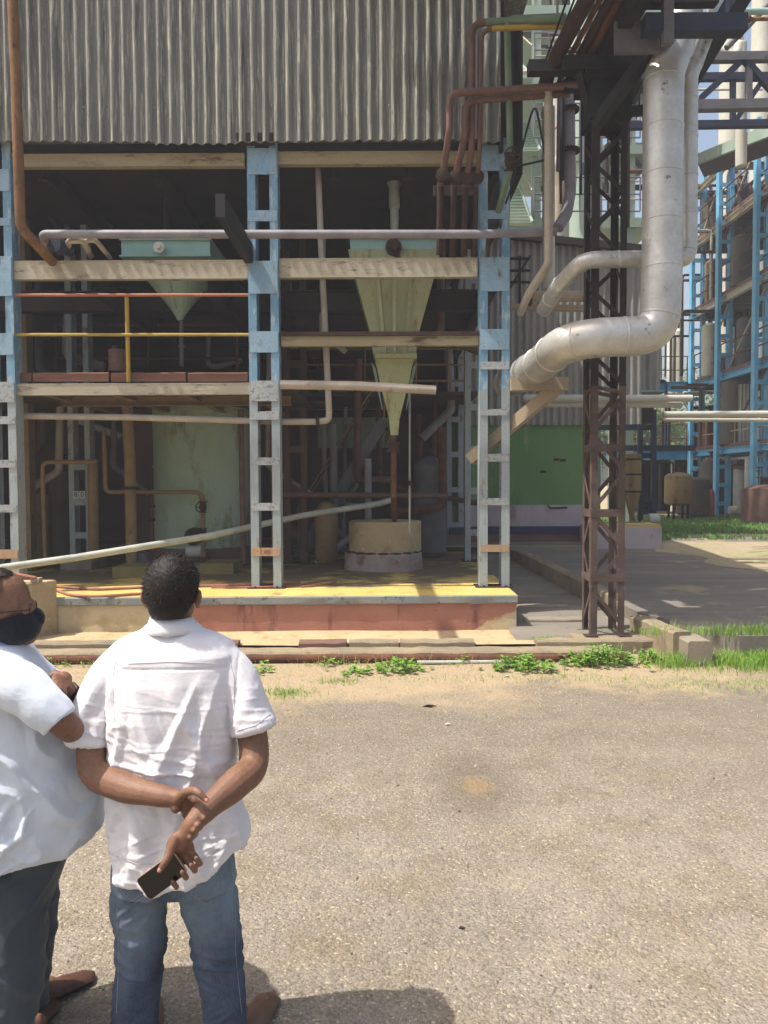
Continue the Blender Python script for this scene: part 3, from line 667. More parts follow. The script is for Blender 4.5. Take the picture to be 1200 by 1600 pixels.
m = MB(); m.lathe(P(616, 255, 11), (0,0,-1), [(0, .16), (.22, .13), (.36, .075), (.62, .075), (.63, .06), (1.05, .055)], 18); m.build('inlet_funnel', M['greypipe'], h2)

# slim pipes of the right bay
pipe('drop_pipe', 'tall pale grey drop pipe turning left at its foot in the right bay', [(497, 262, 10.5), (501, 370, 10.45), (514, 640, 10.35), (514, 657, 10.35), (492, 659, 10.35), (440, 659, 10.3), (200, 652, 10.3), (18, 650, 10.3)], .043, 'creampipe', .16, flanges=((3, .8),))
pipe('open_ended_pipe', 'cream pipe with a cut open end reaching across in front of the green hopper', [(438, 601, 9.85), (560, 603, 9.85), (681, 609.5, 9.85)], .058, 'creampipe', 0)
t = pipe('sloping_pipe', 'long sloping grey pipe rising from the left block to the round tank', [(-40, 893, 9.55), (120, 871, 9.9), (330, 837, 10.6), (470, 806, 11.6), (592, 787, 12.2), (612, 781, 12.3)], .047, 'greypipe', .3)
pipe('level_gauge_pipe', 'thin upright steel pipe right of the green hopper', [(640, 560, 11.1), (640, 830, 11.1)], .014, 'greypipe', 0, valves=((0, .72),))
# left bay lower pipes
pipe('bent_pipe', 'thin tan pipe bent like a door frame at the far left of the bay', [(152, 722, 12.0), (66, 722, 12.0), (71, 875, 12.0)], .035, 'tanpipe', .12)
pipe('feed_pipe', 'thin tan feed pipe dropping and turning right to a black valve', [(162, 672, 12.2), (165, 769, 12.2), (307, 769, 12.2), (317, 775, 12.2), (318, 870, 12.2)], .035, 'tanpipe', .1, valves=((3, .18), (3, .62)))
pipe('mustard_post_pipe', 'thick mustard coloured upright pipe in the middle of the left bay', [(197, 600, 11.8), (203, 720, 11.8), (206, 890, 11.8)], .085, 'tanpipe', 0, flanges=((1, .25),))
pipe('drain_pipe', 'thin rusty drain pipe with collars beside the mustard upright pipe', [(237, 770, 12.3), (239, 875, 12.3)], .028, 'rust', 0, flanges=((0, .2), (0, .4), (0, .72)))
pipe('red_riser_pipe', 'dull red riser pipe seen through the middle blue column', [(376, 640, 12), (381, 880, 12)], .045, 'brownpipe', 0)
pipe('red_riser_pipe', 'brighter red riser pipe directly behind the middle blue column', [(428, 640, 13.0), (430, 870, 13.0)], .06, 'redrail', 0)
pipe('cross_pipe', 'brown horizontal pipe low across the right bay behind the tank', [(440, 773, 13.0), (700, 775, 13.2)], .05, 'brownpipe', 0)
# green vessel
tk = thing('green_tank', 'big pale green upright tank with a brown stained left side in the left bay', 'tank', P(310, 870, 13.2))
q0 = P(318, 880, 13.4); rr = .82
m = MB(); zt = P(0, 632, 13.4).z; m.lathe(V(q0.x, 13.4, PT+.3), (0, 0, 1), [(0, rr), (zt-PT-.3, rr), (zt-PT-.25, rr*.8), (zt-PT-.2, .1)], 48); m.build('shell', M['tankgreen'], tk)
m = MB(); m.lathe(V(q0.x, 13.4, P(0, 732, 13.4).z), (0, 0, 1), [(0, rr+.012), (.03, rr+.012)], 48); m.build('seam_band', M['tankgreen'], tk)
m = MB(); m.lathe(V(q0.x, 13.4, PT), (0, 0, 1), [(0, rr+.08), (.3, rr+.08), (.301, rr)], 48); m.build('tank_base', M['plasterbrown'], tk)
m = MB(); m.box(P(205,700,13.6).x, P(262,700,13.6).x, 13.2, 14.6, PT, zt+.1)
thing_mesh(m, 'brown_cabinet', M['brownwall'], 'tall brown cabinet left of the pale green tank', 'cabinet')
# blower/pump by the tank
pm = thing('pump', 'small dark pump with a pale motor on the floor under the black valve', 'pump', P(300, 880, 12.2))
m = MB(); m.lathe(P(303, 838, 12.2), (0, -1, 0), [(-.1, .12), (-.08, .14), (.06, .14), (.1, .08), (.2, .06)], 18); m.build('volute', M['darkpaint'], pm)
m = MB(); q = P(303, 865, 12.2); m.lathe(q+V(-.12, 0, .04), (1, 0, 0), [(0, .08), (.02, .1), (.24, .1), (.26, .06)], 16); m.build('motor', M['greypipe'], pm)
m = MB(); m.box(q.x-.25, q.x+.25, 11.95, 12.45, PT, PT+.1); m.build('pump_base', M['concrete'], pm)
pm2 = thing('pump', 'round grey pump half hidden behind the head of the man in front', 'pump', P(222, 880, 12))
m = MB(); q = P(219, 876, 12.0); m.lathe(q+V(0, -.12, 0), (0, 1, 0), [(0, .06), (.01, .14), (.3, .14), (.33, .06)], 18); m.build('motor', M['greysteel'], pm2)
m = MB(); m.box(q.x-.2, q.x+.2, 11.8, 12.4, PT, q.z-.1); m.build('pump_base', M['concrete'], pm2)
# yellow painted machine footings on the floor
for (px, Y, wd, lb) in ((215, 11.5, .55, 'low yellow painted footing behind the man in front'), (345, 11.9, .5, 'low yellow painted footing right of the pump'), (130, 12.6, .5, 'low grey footing under the rear column with number tags')):
    m = MB(); x = P(px, 880, Y).x; m.box(x-wd/2, x+wd/2, Y-.3, Y+.5, PT-.001, PT+.16); thing_mesh(m, 'machine_footing', M['footing'] if 'yellow' in lb else M['concrete'], lb, 'footing')
# round tank on its pedestal
tk2 = thing('round_tank', 'squat cream round tank on a whitewashed round pedestal under the green hopper', 'tank', P(599, 893, 12.3))
x = P(599, 870, 12.4).x
m = MB(); m.lathe(V(x, 12.4, PT-.002), (0, 0, 1), [(0, .635), (.24, .625), (.27, .60), (.271, .55)], 40); m.build('pedestal', M['pedestal'], tk2)
m = MB(); m.lathe(V(x+.03, 12.45, PT+.26), (0, 0, 1), [(0, .57), (.02, .585), (.48, .585), (.5, .57), (.52, .2)], 40); m.build('shell', M['beigecon'], tk2)
m = MB()
for k in range(9):
    a = k*.7; m.ell(V(x+.58*math.sin(a)*.98, 12.4-.57*abs(math.cos(a)), PT+.275), .09, .05, .018, 10, 6)
m.build('rubble', M['dish'], tk2)
# dark machinery deep inside
rng = random.Random(3); k = 0
deep = [(95, 700, 12.8), (180, 700, 13), (145, 830, 12.4), (420, 700, 13.6), (520, 820, 13.4), (560, 700, 14), (575, 800, 13.2), (690, 760, 13.8), (505, 480, 12.6), (470, 500, 13.4), (690, 470, 13), (330, 520, 13.6), (110, 500, 13), (60, 540, 13.4), (700, 330, 13), (560, 330, 13), (150, 300, 14), (110, 640, 15.2), (70, 660, 14.5), (560, 720, 15.5), (590, 740, 14.8), (655, 720, 15), (680, 735, 15.4), (505, 760, 15.3), (540, 790, 14.9), (450, 560, 15), (655, 470, 15.8), (700, 640, 14.9)]
for (px, py, Y) in deep:
    a = rng.uniform(-.3, .3); r = rng.uniform(.04, .09)
    pipe('service_pipe', 'dim service pipe among others deep inside the dark shed', [(px, py-rng.uniform(60, 160), Y), (px+a*20, py+rng.uniform(0, 60), Y), (px+rng.choice((-1, 1))*rng.uniform(30, 90), py+rng.uniform(30, 80), Y)], r, rng.choice(['tanpipe', 'greysteel', 'brownpipe', 'creampipe', 'rust', 'purplepipe']), .15, group='dim pipes deep inside the shed')
for (px, py, Y, px2, r, lb, mt) in ((60, 560, 14.5, 370, .33, 'big dark duct lying under the left bay ceiling', 'darkpaint'), (20, 480, 13.5, 220, .28, 'shorter dark duct above it at the far left', 'darkpaint')):
    m = MB(); m.tube([P(px, py, Y), P(px2, py-8, Y)], r, 18); thing_mesh(m, 'duct', M[mt], lb, 'duct')
for (px0, px1, py0, py1, Y, mt, lb) in ((497, 605, 600, 640, 16.6, 'tankgreen', 'upper pale green panel on the back wall right of the drop pipe'), (497, 610, 652, 700, 16.6, 'tankgreen', 'lower pale green panel on the back wall right of the drop pipe'),
                                  (440, 500, 520, 560, 15.6, 'brownwall', 'brown steel panel behind the middle blue column'), (655, 705, 500, 520, 15.5, 'tanpaint', 'tan cross piece right of the green hopper')):
    a, b = P(px0, py1, Y), P(px1, py0, Y); m = MB(); m.box(a.x, b.x, Y, Y+.06, a.z, b.z)
    thing_mesh(m, 'wall_panel', M[mt], lb, 'panel')
# steel stair and rails deep in the right bay
st_ = thing('steel_stair', 'dark steel stair climbing to the right at the back of the right bay', 'stair', P(500, 880, 14.4))
a, b = P(470, 868, 14.4), P(600, 660, 14.4); tr2 = MB()
for k in (-.4, .4): MB().bar(a+V(0, k, 0), b+V(0, k, 0), .05, .2).build('stringer', M['greysteel'], st_)
for i in range(12): q = a.lerp(b, (i+.5)/12); tr2.box(q.x-.13, q.x+.13, q.y-.4, q.y+.4, q.z-.015, q.z+.015)
tr2.build('tread', M['deck'], st_); hr = MB()
for k in (-.4, .4): hr.tube([a+V(0, k, .9), b+V(0, k, .9)], .02, 6); hr.tube([a+V(0, k, 0), a+V(0, k, .9)], .02, 6); hr.tube([b+V(0, k, 0), b+V(0, k, .9)], .02, 6)
hr.build('handrail', M['tanpipe'], st_)
r3 = thing('inner_guard_rail', 'thin tan guard rail deep in the right bay behind the pale hopper', 'railing', P(560, 600, 14.2)); rr3 = MB()
for py in (545, 570, 595): rr3.tube([P(445, py, 14.2), P(735, py, 14.2)], .022, 6)
for px in (450, 510, 570, 650, 700): rr3.tube([P(px, 545, 14.2), P(px, 615, 14.2)], .022, 6)
rr3.build('bar', M['tanpipe'], r3); MB().box(P(440, 615, 14.2).x, P(745, 615, 14.2).x, 14.1, 17, P(0, 622, 14.2).z, P(0, 616, 14.2).z).build('deck', M['deck'], r3)
for (px, py, Y, r, h, mt, lb) in ((55, 865, 13.6, .28, 1.2, 'tanpipe', 'dusty tan cylinder vessel in the far left corner of the left bay'), (98, 800, 13.8, .22, 1.6, 'vesseldark', 'dark cylinder vessel just right of the tan one in the left corner'), (672, 860, 14.2, .3, 1.7, 'greysteel', 'grey cylinder vessel behind the thin upright pipe in the right bay'), (510, 868, 13.2, .2, .9, 'tanpipe', 'small tan vessel on the floor right of the inner brown column')):
    q = P(px, py, Y); t = thing('small_vessel', lb, 'vessel', (q.x, Y, PT)); MB().lathe((q.x, Y, PT), (0, 0, 1), [(0, r*.7), (.1, r), (h, r), (h+.12, r*.6), (h+.16, .05)], 20).build('shell', M[mt], t); MB().lathe((q.x, Y, PT+h+.12), (0, 0, 1), [(0, .05), (.15, .05), (.151, .09), (.19, .09)], 10).build('nozzle', M['rustdark'], t)
# hoses on the plinth
def hose(label, pts, r=.017):
    m = MB(); w_ = [G(px, py, PT+.02) for px, py in pts]
    ob = m.tube(fillet(w_, .4, 6), r, 8); thing_mesh(m, 'hose', M['hose'], label, 'hose', 'hoses lying on the plinth')
hose('dusty red hose sagging along the yellow edge left of the man', [(60, 912), (85, 921), (110, 930), (150, 932), (200, 929), (300, 922)])
hose('dusty red hose lying straight behind the sagging one', [(84, 916), (150, 921), (240, 917), (340, 915), (470, 911)])
hose('thin hose coiled on the floor right of the middle column', [(330, 918), (420, 917), (465, 914), (500, 908), (525, 905), (520, 912), (470, 917)], .012)
m = MB(); w_ = [V(p.x, p.y, p.z) for p in (P(-20, 897, 9.0), P(20, 896, 9.0), P(40, 900, 9.0), P(56, 903, 9.0))]; m.tube(fillet(w_, .2), .02, 8); thing_mesh(m, 'block_hose', M['hose'], 'reddish hose arched over the top of the cream block', 'hose')
m = MB(); q = P(57, 903, 9.05); m.box(q.x-.05, q.x+.05, 9.0, 9.1, zt*0+P(88, 906, 9.25).z, P(88, 906, 9.25).z+.05); thing_mesh(m, 'pipe_clamp', M['tanpaint'], 'small clamp on top of the cream block holding the hose', 'clamp')
# pipes lying along the drain kerb
m = MB(); m.tube([V(-7, 8.09, .05), V(-2.2, 8.09, .05), V(-.9, 8.09, .05), V(1.2, 8.08, .045), V(2.6, 8.08, .04)], .042, 10); thing_mesh(m, 'kerb_pipe', M['rust'], 'rusty brown pipe lying along the foot of the drain kerb', 'pipe')
m = MB(); m.tube([V(.34, 8.0, .022), V(1.35, 8.0, .024)], .02, 10); thing_mesh(m, 'loose_pipe', M['greypipe'], 'thin pale pipe lying on the soil between two weed clumps', 'pipe')

# ---------------------------------------------------------------- brown pipe cluster at the right bay
br_ = [('brown pipe of the riser cluster with the upper long arm, leftmost of its drops', [(905, 133, 9.0), (703, 146, 9.3), (702, 205, 9.3), (692, 272, 9.6), (688, 290, 9.75)], .042, 'brownpipe'),
       ('brown pipe of the riser cluster with the lower long arm, second drop from the left', [(890, 146, 9.2), (727, 158, 9.35), (727, 210, 9.35), (712, 275, 9.65), (709, 292, 9.75)], .042, 'brownpipe'),
       ('brown and teal pipe of the riser cluster rising highest along the cladding', [(880, 30, 8.9), (800, 34, 9.3), (738, 36, 9.4), (737, 235, 9.4), (730, 275, 9.65), (727, 292, 9.75)], .042, 'brownpipe'),
       ('slim pipe of the riser cluster with a yellow arm, rightmost of the drops', [(880, 41, 9.0), (752, 45, 9.4), (749, 247, 9.4), (746, 275, 9.65), (744, 292, 9.75)], .03, 'brownpipe')]
for lb, pts, r, mt in br_:
    t = pipe('riser_pipe', lb, pts, r, mt, .13, group='brown riser cluster'); e = P(*pts[-1]); MB().lathe(P(pts[-2][0], pts[-2][1], pts[-2][2]-.07), (0, 1, 0), [(0, .03), (.01, .085), (.06, .085), (.065, .05), (.14, .05)], 14).build('valve', M['rustdark'], t)
    MB().tube([e, e+V(0, .05, -.35), e+V(0, .2, -.8)], r, 10).build('lower_run', M['rustdark'], t)
    if 'teal' in lb: MB().tube([P(880, 29.5, 8.88), P(800, 33.5, 9.28), P(760, 34.8, 9.36)], .0445, 12).build('green_arm', M['greenpipe'], t)
    if 'yellow' in lb: MB().tube([P(880, 40.8, 8.98), P(770, 44.4, 9.34)], .032, 12).build('yellow_arm', M['yellowpaint'], t)
m = MB(); m.bar(P(677, 300, 9.85), P(745, 299, 9.85), .1, .13); thing_mesh(m, 'manifold_bar', M['rustdark'], 'rusty dark manifold bar under the four riser drops', 'manifold')
pipe('green_drop_pipe', 'green pipe dropping beside the cladding corner and fading to brown', [(883, 26, 9.0), (797, 30, 9.3), (792, 40, 9.3), (797, 235, 9.3), (797, 265, 9.4), (784, 310, 9.7), (779, 330, 9.9)], .04, 'greenpipe', .14, valves=((3, .55),))
pipe('conduit', 'thin black conduit loop hanging right of the blue corner column', [(797, 262, 9.5), (853, 250, 9.5), (836, 155, 9.5), (800, 290, 9.6), (790, 318, 9.8)], .013, 'black', .05, cat='conduit')
# bottom corner of column: dark clutter at the mauve pipe
pipe('drain_cluster_pipe', 'pair of short rusty drains hanging below the mauve pipe at the right column', [(763, 372, 9.75), (761, 402, 9.8)], .03, 'rustdark', 0)
# cream and white vertical pipes right of the shed
pipe('cream_down_pipe', 'slim cream down pipe that angles left at its foot beside the shed', [(856, 112, 9.2), (857, 130, 9.2), (857, 412, 9.6), (828, 456, 9.9), (812, 490, 10.2)], .052, 'creampipe', .12)
pipe('white_down_pipe', 'thicker white pipe directly behind the slim cream down pipe', [(857, 168, 10.6), (857, 452, 10.6)], .085, 'palewhite', 0)
pipe('lavender_down_pipe', 'grey lavender pipe right of the cream down pipe, elbowing to the left at its foot', [(889, 140, 10.4), (891, 300, 10.4), (885, 335, 10.3), (872, 356, 10.2)], .075, 'purplepipe', .2, flanges=((0, .2), (0, .6)))

# ---------------------------------------------------------------- silver ducts
def duct(label, pts, r, mat, br, bands, name='silver_duct'):
    w_ = [p if isinstance(p, Vector) else P(*p) for p in pts]; t = thing(name, label, 'duct', w_[0])
    path = fillet(w_, br, 10); MB().tube(path, r, 32).build('lagging', M[mat], t, sharp=60)
    # joint bands every so often along the path
    cum = [0]
    for a, b in zip(path, path[1:]): cum.append(cum[-1]+(b-a).length)
    s = .25
    while s < cum[-1]-.1:
        i = max(j for j in range(len(cum)-1) if cum[j] <= s); q = path[i].lerp(path[i+1], (s-cum[i])/max(1e-6, cum[i+1]-cum[i])); d = (path[i+1]-path[i]).normalized()
        MB().lathe(q-d*.012, d, [(0, r+.001), (.004, r+.006), (.02, r+.006), (.024, r+.001)], 32).build('joint_band', M[mat], t); s += bands
    return t
t = duct('large silver duct dropping beside the lattice tower and sweeping left into the shed', [(1082, -90, 8.7), (1064, 40, 8.6), (1037, 118, 8.4), (1034, 440, 8.3), (1031, 524, 8.3), (890, 529, 8.3), (846, 568, 9.3), (792, 600, 11.0)], .208, 'silver', .6, .5)
t = duct('slim stained silver duct behind the large one, turning left to a drooping end', [(1150, -80, 9.0), (1100, 60, 8.9), (1077, 120, 8.76), (1076, 385, 8.76), (1072, 404, 8.74), (912, 406, 8.72), (872, 448, 9.2), (850, 484, 9.9)], .094, 'silver', .22, .42)
t = pipe('support_pipe', 'short tan pipe stub with a flange below the drooping silver duct end', [(822, 463, 10.1), (918, 463, 10.1)], .07, 'tanpaint', 0, flanges=((0, .05),))
# paired white pipes
pipe('white_long_pipe', 'upper white pipe of the pair passing in front of the lattice tower', [(818, 622, 12.6), (1081, 622.5, 12.6)], .058, 'palewhite', 0)
pipe('white_long_pipe', 'lower thinner white pipe of the pair passing the lattice tower', [(830, 632, 12.7), (1064, 632.5, 12.7)], .05, 'palewhite', 0)
pipe('white_long_pipe', 'upper pale pipe of the pair crossing in front of the bright blue columns', [(1036, 648, 13), (1300, 646, 13)], .056, 'palewhite', 0)
pipe('white_long_pipe', 'lower pale pipe of the pair crossing in front of the bright blue columns', [(1036, 632, 13.15), (1036, 656, 13.15), (1300, 657, 13.15)], .032, 'palewhite', .04)
# ---------------------------------------------------------------- lattice tower and pipe rack
TX, TY = P(944, 900, 9.0).x, 9.05; TW = .39; TB = .12; TT = 6.45
tw = thing('lattice_tower', 'rusty brown four legged lattice tower standing on a concrete pad beside the yard', 'tower', (TX, TY, 0))
def angle_leg(x, y, sx, sy, z0, z1, a=.075):
    m = MB(); m.box(min(x, x+sx*a), max(x, x+sx*a), min(y, y+sy*.01), max(y, y+sy*.01), z0, z1); m.box(min(x, x+sx*.01), max(x, x+sx*.01), min(y+sy*.01, y+sy*a), max(y+sy*.01, y+sy*a), z0, z1); return m
for sx in (-1, 1):
    for sy in (-1, 1):
        x, y = TX+sx*TW/2, TY+sy*TW/2
        lg = angle_leg(x, y, -sx, -sy, TB, 3.0).build('leg', M['towerrust'], tw)
        angle_leg(x, y, -sx, -sy, 3.0, TT).build('upper_leg', M['towershade'], lg)  # blackened upper tower: overhead shade painted into the steel colour
        MB().box(x-.07, x+.07, y-.07, y+.07, TB-.001, TB+.014).build('foot_plate', M['rustdark'], lg)
def lace(z0, z1, step, mat, name):
    m = MB(); h = TW/2-.005; z = z0; k = 0
    while z < z1-.05:
        zz = min(z1, z+step); s = 1 if k % 2 else -1
        m.bar((TX-s*h, TY-h, z), (TX+s*h, TY-h, zz), .008, .045, V(1,0,0)); m.bar((TX-s*h, TY+h, z), (TX+s*h, TY+h, zz), .008, .045, V(1,0,0))
        m.bar((TX-h, TY-s*h, z), (TX-h, TY+s*h, zz), .008, .045, V(0,1,0)); m.bar((TX+h, TY-s*h, z), (TX+h, TY+s*h, zz), .008, .045, V(0,1,0))
        z = zz; k += 1
    m.build(name, M[mat], tw)
lace(TB+.1, 3.0, .45, 'towerrust', 'lacing'); lace(3.0, TT, .36, 'towershade', 'upper_lacing')
m = MB()
for z in (.75, 1.5, 2.25):
    m.box(TX-TW/2, TX+TW/2, TY-TW/2-.006, TY-TW/2, z, z+.09); m.box(TX-TW/2-.006, TX-TW/2, TY-TW/2, TY+TW/2, z, z+.09)
m.build('batten', M['towerrust'], tw)
m = MB(); m.box(TX-.3, TX+.3, TY-.3, TY+.3, TT, TT+.15); m.box(TX-.23, TX+.23, TY-.23, TY+.23, TT-.45, TT); m.build('head_box', M['black'], tw)
m = MB(); rough_block(m, TX-.42, TX+.62, 8.62, TY+.45, -.02, TB, 71, .02); thing_mesh(m, 'tower_pad', M['kerbc'], 'rough concrete pad under the lattice tower', 'concrete pad')
m = MB(); m.box(TX-.24, TX+.24, TY-.24, TY+.24, TB, TB+.1); 
# the rack the tower carries, coming out over the road
rk = thing('pipe_rack', 'dark overhead pipe rack frame on top of the lattice tower', 'pipe rack', (TX, TY, TT))
RZ = TT+.25
def rb(name, a, b, wd, ht, mat='black'): m = MB(); m.bar(a, b, wd, ht); return m.build(name, M[mat], rk)
rb('cross_beam', P(825, 107, 8.9), P(1005, 104, 8.9), .14, .13); rb('cross_beam', P(880, 97, 8.6), P(1010, 94, 8.6), .12, .1)
rb('side_beam', (TX-.2, TY+.3, TT+.2), (TX+.15, 5.2, TT+.2), .14, .2); rb('side_beam', (TX+1.35, TY+1.2, TT+.55), (TX+.9, 5.0, TT+.55), .16, .22, 'navy')
rb('head_beam', P(1005, 40, 7.9), P(1163, 40, 7.9), .16, .17, 'navy'); rb('head_beam', P(1000, 2, 7.9), P(1120, 0, 7.9), .12, .1, 'black'); rb('post', P(1043, 70, 7.85), P(1043, -40, 7.85), .09, .1, 'greysteel')
rb('knee_brace', P(930, 196, 8.9), P(1045, 40, 8.2), .12, .12); rb('knee_brace', P(925, 190, 9.1), P(905, 110, 8.9), .08, .08); rb('knee_brace', P(975, 172, 9.1), P(1000, 100, 8.9), .06, .08)
rb('tie', P(880, 136, 9.05), P(990, 128, 9.05), .1, .12); rb('tie', P(915, 180, 9.05), P(1010, 172, 9.1), .12, .08); rb('plate', P(960, 60, 8.1), P(1030, 58, 8.1), .05, .32, 'greysteel')
rb('knee_brace', P(985, 160, 9.4), P(1035, 62, 9.2), .1, .1)
m = MB()  # unseen overhead decks, added to shade the yard and upper tower
for k in range(5): m.box(-.2+k*.45, -.2+k*.45+.42, 7.5, 8.62, 7.66, 7.70)
m.build('shade_deck', M['deck'], rk)
m = MB(); m.box(-.38, 2.1, 8.66, 9.62, 8.50, 8.54); m.build('shade_deck', M['deck'], rk)
for y in (7.5, 8.62): rb('shade_deck_beam', (-.2, y, 7.61), (2.75, y, 7.61), .1, .1)
for y in (8.68, 9.6): rb('shade_deck_beam', (-.38, y, 8.45), (2.75, y, 8.45), .1, .1)
for y in (7.5, 8.62): rb('shade_deck_post', (2.7, y, 6.7), (2.7, y, 8.5), .1, .1)
for k, y in enumerate((7.62, 7.8, 7.98, 8.2, 8.42)): MB().tube([V(2.1, y, 7.78), V(4.0, y, 7.78)], .055, 8).build('shade_deck_pipe', M['rustdark'], rk)  # unseen pipes added beside the decks to streak their shade
# pipes running along the rack towards the road
rp = [('thick brown pipe on the left of the overhead rack', (858, 110), .085, 'rustdark'), ('thin rusty pipe second from the left on the overhead rack', (878, 112), .03, 'rust'),
      ('brown pipe third from the left on the overhead rack', (893, 112), .05, 'rustdark'), ('rusty pipe with pale wear fourth on the overhead rack', (908, 110), .055, 'rust'),
      ('dark pipe fifth on the overhead rack', (925, 108), .045, 'rustdark'), ('slim rusty pipe sixth from the left on the overhead rack', (938, 108), .03, 'rust'), ('black pipe nearest the navy beam on the overhead rack', (955, 100), .06, 'black')]
rp = [(lb, (x, y, 9.0), (x+(y+200)*.53, -200, 6.7), r, mt) for lb, (x, y), r, mt in rp]
for lb, a, b, r, mt in rp: 
    t = pipe('rack_pipe', lb, [(a[0]-8, a[1]+30, 9.4), a, b], r, mt, .1, group='pipes along the overhead rack')
pipe('cable', 'left of two thin black cables slanting beside the overhead rack pipes', [(847, 110, 9.0), (900, -40, 8.2)], .012, 'black', 0, cat='cable'); pipe('cable', 'right of two thin black cables slanting beside the overhead rack pipes', [(855, 112, 9.0), (912, -40, 8.2)], .012, 'black', 0, cat='cable')
# the long truss running to the right
TRY = 13.5
tr = thing('truss_bridge', 'dark steel truss bridge running to the right behind the silver ducts', 'truss', P(1090, 200, TRY))
def tb(name, px0, py0, px1, py1, wd, Y=TRY, mat='navy'): m = MB(); m.bar(P(px0, py0, Y), P(px1, py1, Y), wd, wd); return m.build(name, M[mat], tr)
tb('chord', 1010, 92, 1420, 86, .14, mat='greysteel'); tb('chord', 980, 168, 1420, 160, .16, mat='greysteel'); tb('chord', 980, 122, 1420, 118, .13, TRY+1.6); tb('chord', 980, 197, 1420, 190, .13, TRY+1.6)
tb('diagonal', 1088, 160, 1162, 92, .1); tb('diagonal', 1162, 92, 1205, 140, .1); tb('upright', 1170, 92, 1170, 162, .09, mat='greysteel'); tb('upright', 1145, 120, 1145, 195, .09, TRY+1.6); tb('diagonal', 1145, 195, 1195, 120, .09, TRY+1.6); tb('diagonal', 1205, 140, 1262, 90, .1); tb('upright', 1290, 92, 1290, 160, .09)
m = MB(); m.corr(P(1000,0,TRY).x, P(1400,0,TRY).x, P(0,84,TRY).z+.1, P(0,84,TRY).z+.12, TRY+.8); 
pipe('truss_pipe', 'silver pipe rising diagonally to a white upright pipe behind the truss', [(1110, 80, 15.5), (1152, 90, 15.5), (1158, 62, 15.5), (1158, 260, 15.5)], .11, 'palewhite', .2)
pipe('truss_pipe', 'pale teal pipe along the top right corner above the truss', [(1130, 18, 12.5), (1300, 17, 12.5)], .05, 'hopperteal', 0); pipe('truss_pipe', 'orange tan pipe with a flange below the pale teal one', [(1163, 30, 12.2), (1300, 28, 12.2)], .03, 'rustpipe', 0, flanges=((0, .05),))
pipe('truss_pipe', 'thin tan rod slanting up in the top right corner', [(1135, 75, 13), (1200, 8, 13)], .05, 'greysteel', 0)

# ---------------------------------------------------------------- second building behind
Y2 = 16.0; Z2 = .68
b2 = thing('back_shed', 'grey corrugated shed with a bright green plastered wall beneath, behind the lattice tower', 'shed', P(900, 850, Y2))
xl2, xr2_ = P(700, 600, Y2).x, P(1003, 600, Y2).x
def topz(x): return P(600, 366, Y2).z - max(0, (x-P(860, 370, Y2).x))*.20
m = MB(); m.corr(xl2, xr2_, P(0, 668, Y2).z, 0, Y2, top=topz, pitch=.147, amp=.024); m.build('cladding', M['asb2'], b2, sharp=60)
m = MB(); m.corr(xr2_+.02, P(1040, 500, Y2).x, P(0, 612, Y2).z, 0, Y2+.25, top=lambda x: topz(x)-.02); m.build('end_cladding', M['asb2'], b2, sharp=60)
m = MB(); m.hexa([V(xl2, Y2-.15, topz(xl2)+.0), V(P(1040,0,Y2).x, Y2-.15, topz(P(1040,0,Y2).x)), V(P(1040,0,Y2).x, Y2+3, topz(P(1040,0,Y2).x)), V(xl2, Y2+3, topz(xl2))], [V(xl2, Y2-.15, topz(xl2)+.14), V(P(1040,0,Y2).x, Y2-.15, topz(P(1040,0,Y2).x)+.14), V(P(1040,0,Y2).x, Y2+3, topz(P(1040,0,Y2).x)+.14), V(xl2, Y2+3, topz(xl2)+.14)]); m.build('roof_edge', M['darkpaint'], b2)
xg = P(916, 700, Y2).x
m = MB(); m.box(xl2, xg, Y2+.08, Y2+.3, P(0, 793, Y2).z, P(0, 660, Y2).z); m.build('green_wall', M['greenwall'], b2)
m = MB(); m.box(xl2, P(930,0,Y2).x, Y2+.0, Y2+.3, P(0, 826, Y2).z, P(0, 793, Y2).z); m.build('dado_wall', M['lavender'], b2)
m = MB(); m.box(xl2, P(925,0,Y2).x, Y2-.25, Y2+.3, P(0, 837, Y2).z, P(0, 826, Y2).z); m.build('painted_band', M['deepblue'], b2)
m = MB(); m.box(xl2, P(925,0,Y2).x, Y2-.24, Y2+.3, .5, P(0, 837, Y2).z); m.build('base_wall', M['plasterbrown'], b2)
m = MB(); m.tube([P(856, 790, Y2-.05), P(860, 794, Y2-.08), P(872, 794, Y2-.08), P(886, 793, Y2-.05)], .02, 8); m.build('wall_hook', M['rustdark'], b2)
for (px, py) in ((870, 718), (880, 719), (849, 737)): q = P(px, py, Y2+.06); MB().box(q.x-.06, q.x+.06, Y2+.07, Y2+.082, q.z-.025, q.z+.025).build('dark_mark', M['rustdark'], b2)  # small dark plates set on the green wall
m = MB(); m.box(P(690,0,Y2+3).x, P(928,0,Y2+3).x, Y2+2.6, Y2+3, .5, 6); m.build('rear_wall', M['darkpaint'], b2)
m = MB(); m.box(P(1003,0,Y2).x, P(1040,0,Y2).x, Y2+.5, Y2+1.2, P(0, 662, Y2).z, P(0, 618, Y2).z); m.build('gutter_box', M['black'], b2)
# low yellow topped wall beside it
w2 = thing('low_wall', 'low grey wall with a bright yellow painted top at the end of the back shed', 'wall', P(985, 853, 14.7))
x0, x1 = P(925, 840, 14.7).x, P(1034, 840, 14.7).x; zt2 = P(0, 826, 14.7).z
m = MB(); m.box(x0, x1, 14.7, 15.6, .55, zt2-.02); m.build('wall_body', M['lavender'], w2); m = MB(); m.box(x0+.3, x1-.02, 14.72, 15.6, zt2-.02, zt2+.03); m.build('yellow_top', M['ytop'], w2)
